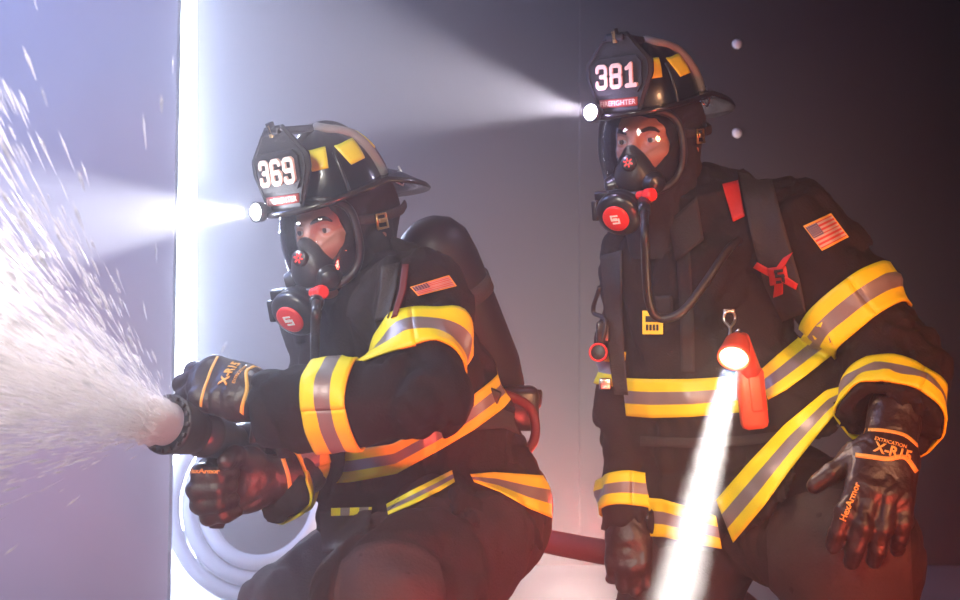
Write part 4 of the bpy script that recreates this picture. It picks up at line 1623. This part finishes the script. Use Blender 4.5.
# --- hose and nozzle
nz_ = thing('nozzle', 'dark fire nozzle spraying water at the end of the hose', 'nozzle', n0)
prof = [(-.075, .034), (-.072, .040), (-.05, .044), (-.012, .049), (-.004, .051), (0, .0505), (.001, .044), (-.012, .038), (-.012, 0)]
bu = link('bumper', lathe_mesh(prof, N0, ND, 40), nz_, 'nozrub')
u = ND.orthogonal().normalized()
w = ND.cross(u)
ms = []
for k in range(16):
    a = 2 * math.pi * k / 16
    e = u * math.cos(a) + w * math.sin(a)
    ms.append(box_mesh(N0 + e * .0455 + ND * .002, (.0035, .0035, .005), .001, Matrix((e, ND.cross(e), ND)).transposed()))
link('teeth', join_meshes(ms), bu, 'nozrub', False)
link('barrel', lathe_mesh([(-.20, 0), (-.20, .030), (-.165, .032), (-.16, .036), (-.12, .036), (-.115, .040), (-.10, .041), (-.095, .036), (-.072, .035), (-.072, 0)], N0, ND, 36), nz_, 'nozzle')
link('shutoff_body', lathe_mesh([(-.31, 0), (-.31, .032), (-.29, .036), (-.27, .030), (-.25, .040), (-.225, .042), (-.205, .034), (-.195, .030), (-.195, 0)], N0, ND, 36), nz_, 'nozzle')
link('coupling', lathe_mesh([(-.375, 0), (-.375, .036), (-.37, .040), (-.335, .040), (-.33, .036), (-.305, .034), (-.305, 0)], N0, ND, 36), nz_, 'nozzle')
# bale handle arching over the shutoff body
P = [pc + side * .045, pc + side * .047 + upv * .045 + ND * .01, pc + side * .030 + upv * .078 + ND * .03, pc - side * .030 + upv * .078 + ND * .03, pc - side * .047 + upv * .045 + ND * .01, pc - side * .045]
link('bale_handle', tube_mesh(spline(P, 6), .0085, 10), nz_, 'nozzle')
link('pistol_grip', tube_mesh([gp + gdir * t for t in (0, .02, .05, .08, .11, .125)], [.020, .019, .018, .018, .020, .014], 14, up=side, flat=.8), nz_, 'nozrub')
# the hose
P = [N0 - ND * .37, N0 - ND * .42, W(352, 474, 2.68), W(405, 496, 2.88), W(470, 524, 2.98), W(545, 541, 2.90), W(630, 557, 2.705), W(700, 572, 2.76), W(800, 640, 3.25), W(900, 720, 3.6), W(1010, 706, 3.95), W(1100, 690, 4.1)]
P = [Vector(p) if i < 9 else Vector((p.x, p.y, .032)) for i, p in enumerate(P)]
ho = link('hose', tube_mesh(spline(P, 12), .0265, 16), None, 'hose')
tag(ho, 'dark red fire hose running behind the crouching man to the other glove', 'hose')

# --- gloves
wr = A(262, 397, 2.215)
go, gb, GL, gf = build_glove(pl, wr, np.array([-1, .22, .22]), np.array([-.05, -.62, .80]), 1, [(30, 62, 40), (40, 62, 40), (52, 60, 40), (60, 60, 40)],
                             [(.040, .035, -.018), (.055, .062, -.045), (.045, .080, -.070)], sc=1.17, seed=2.0)
nz = Vector((-.05, -.75, .65)).normalized()
strip_on(gb, [GL(.040, .020, .02), GL(.012, .026, .03), GL(-.02, .012, .03), GL(-.045, .012, .01)], .006, go, 'gold', ndir=nz)
strip_on(gb, [GL(.036, .085, .02), GL(.0, .080, .03), GL(-.034, .074, .02), GL(-.05, .072, .0)], .0045, go, 'gold', ndir=nz)
text_on(gb, 'X-R15', GL(.004, .050, .03), Vector(GL(.03, 0, 0)) - Vector(GL(-.03, 0, 0)), nz, .022, go, 'gold', offset=.0008)
text_on(gb, 'EXTRICATION', GL(.004, .034, .03), Vector(GL(.03, 0, 0)) - Vector(GL(-.03, 0, 0)), nz, .0075, go, 'gold')
wr2 = np.array(WR2)
go, gb, GL, gf = build_glove(pl, wr2, np.array([-1, -.42, -.12]), np.array([-.38, 1, .10]), -1, [(62, 88, 50), (62, 90, 50), (62, 90, 50), (60, 88, 50)],
                             [(.040, .03, -.018), (.055, .056, -.040), (.052, .076, -.062)], spread=.5, sc=1.14, seed=7.0)
m1_, m2_ = Vector(gf[0][1]), Vector(gf[0][2])
text_on(gb, 'HexArmor', (m1_ + m2_) / 2 + Vector((0, 0, .004)), (m2_ - m1_), Vector((-.45, -.85, .25)), .0115, go, 'gold', offset=.0003)
strip_on(gb, [GL(-.044, -.022, -.01), GL(-.02, -.026, -.03), GL(.01, -.026, -.03), GL(.042, -.022, -.01)], .007, go, 'gold', ndir=Vector((0, -1, .1)))

# --- helmet, mask
lh, ll, lld = build_helmet(LM @ Matrix.Translation((.004, -.004, .024)) @ Matrix.Rotation(R_(12), 4, 'X') @ Matrix.Scale(.92, 4), '369', 'black fire helmet numbered 369 on the crouching firefighter at the left', 'l', .34)
lmk, lport = build_mask(LM, 'black breathing mask with red regulator on the crouching firefighter in helmet 369', LJ)
P = [lport, W(316, 312, 2.20), W(315, 340, 2.26), W(316, 368, 2.30), W(322, 395, 2.36), W(340, 410, 2.42)]
link('supply_hose', tube_mesh(spline(P, 10), .0085, 12), lmk, 'rubber')
pts = spline(P, 10)
link('hose_fitting', tube_mesh([pts[0], pts[4]], .0125, 12), lmk, 'plastic')

# --- air pack on his back
ap = thing('air_pack', 'air pack with black cylinder on the back of the crouching firefighter', 'breathing apparatus', A(485, 355, 2.70))
c0, c1 = A(432, 242, 2.62), A(500, 410, 2.76)
cd = c1 - c0
cd = cd / nrm(cd)
link('cylinder', lathe_mesh([(-.045, 0), (-.045, .03), (-.03, .055), (0, .074), (.05, .080), (.30, .080), (.36, .070), (.40, .04), (.41, 0)], c0, cd, 36), ap, 'cyl')
link('cylinder_band', lathe_mesh([(.10, .081), (.10, .084), (.135, .084), (.135, .081)], c0, cd, 36), ap, 'strap')
fr0 = A(452, 300, 2.58)
link('back_frame', join_meshes([tube_mesh([A(448, 290, 2.60), A(478, 350, 2.66), A(512, 420, 2.76)], [.03, .034, .036], 12, flat=.5), box_mesh(A(514, 408, 2.66), (.05, .04, .045), .015)]), ap, 'plastic')
link('shoulder_strap', sheet(BV, [(381, 266), (380, 290), (374, 322)], [(400, 262), (396, 288), (388, 318)], 16, 8, one, .014, .012), ap, 'strap')
link('strap_stripe', sheet(BV, [(402, 264), (399, 290), (391, 318)], [(409, 264), (406, 290), (397, 316)], 14, 5, one, .014, .004), ap, 'strapdark')
v0 = A(530, 398, 2.74)
link('valve', join_meshes([lathe_mesh([(-.03, 0), (-.03, .012), (0, .014), (0, .020), (.022, .020), (.024, .016), (.024, 0)], v0, (1, -.2, -.1), 16), tube_mesh([A(508, 404, 2.76), v0], .012, 10)]), ap, 'plastic')
link('waist_belt', sheet(bt, [(470, 412), (500, 408), (530, 420), (545, 436)], [(474, 430), (504, 428), (530, 440), (545, 456)], 14, 5, one, .014, .012), ap, 'strap')
link('pressure_line', tube_mesh(spline([A(500, 392, 2.52), A(530, 408, 2.58), A(534, 440, 2.56), A(512, 462, 2.50), A(488, 466, 2.46)], 8), .0095, 10), ap, 'strapdark')
link('line_buckle', box_mesh(A(488, 396, 2.44), (.022, .016, .018), .005, Matrix.Rotation(R_(25), 3, 'Y')), ap, 'plastic')

add_light('headlamp_beam', 'SPOT', ll, ll + lld, 320, (.90, .92, 1.0), spot_size=R_(30), spot_blend=.6, shadow_soft_size=.01)
add_light('headlamp_glow', 'POINT', ll + lld * .020, ll, 2.0, (.85, .88, 1.0), shadow_soft_size=.01)

# --- the spray leaving the nozzle
tip = N0 + ND * .01
SD = (ND + Vector((-.10, 0, .13))).normalized()
uu = SD.orthogonal().normalized()
ww = SD.cross(uu)
vs, fs = [], []
for k in range(14000):
    t = abs(random.gauss(0, 1))
    core = random.random() < .80
    ang = R_(abs(random.gauss(0, 12.5))) if core else R_(random.uniform(8, 31))
    az = random.uniform(0, 2 * math.pi)
    d = (SD * math.cos(ang) + (uu * math.cos(az) + ww * math.sin(az)) * math.sin(ang)).normalized()
    L = random.uniform(.0, 1.05) ** 1.15 if core else random.uniform(0, .85) ** .7
    p = tip + d * L + (uu * math.cos(az) + ww * math.sin(az)) * random.uniform(0, .036) * (1 if core else .4)
    p.z -= .06 * L * L
    ln = random.uniform(.008, .040) * (0.5 + L)
    r = random.uniform(.0007, .0022) * (.6 + .7 * L)
    n1 = d.orthogonal().normalized()
    n2 = d.cross(n1)
    i = len(vs)
    vs += [p - d * ln, p + d * ln]
    for q in range(4):
        a = q * math.pi / 2
        vs.append(p + d * ln * .25 + (n1 * math.cos(a) + n2 * math.sin(a)) * r)
    for q in range(4):
        q2 = (q + 1) % 4
        fs += [(i, i + 2 + q2, i + 2 + q), (i + 1, i + 2 + q, i + 2 + q2)]
sp = link('water_spray', pymesh(vs, fs), None, 'water')
vs, fs = [], []
jp = [(-.012, .0), (-.012, .037), (.004, .037), (.018, .038), (.032, .040), (.046, .037), (.056, .028), (.060, 0)]
for i, (t, r) in enumerate(jp):
    for k in range(40):
        a = 2 * math.pi * k / 40
        w_ = 1 + (.16 * math.sin(k * 2.4 + i * 1.7) + .10 * math.sin(k * 5.1 - i)) * max(t, 0) / .05
        q = max(r * w_, 1e-5)
        vs.append(tip + ND * (t + .010 * math.sin(k * 1.9) * (r > 0) * max(t, 0) / .05) + (uu * math.cos(a) + ww * math.sin(a)) * q)
for i in range(len(jp) - 1):
    for k in range(40):
        k2 = (k + 1) % 40
        fs.append((i * 40 + k, i * 40 + k2, i * 40 + 40 + k2, i * 40 + 40 + k))
link('jet', pymesh(vs, fs), sp, 'water')
tag(sp, 'fan of bright water drops bursting out of the nozzle to the left', 'water', kind='stuff')
prof = [(-.004, 0), (-.004, .042), (.05, .058), (.15, .085), (.35, .135), (.6, .19), (.9, .25), (.92, 0)]
mi = link('water_mist', lathe_mesh(prof, tip, SD, 32), None, volmat('mist_volume', 1.8, (1, .97, 1), .3))
tag(mi, 'dense white mist in the core of the water jet at the nozzle mouth', 'mist', kind='stuff')
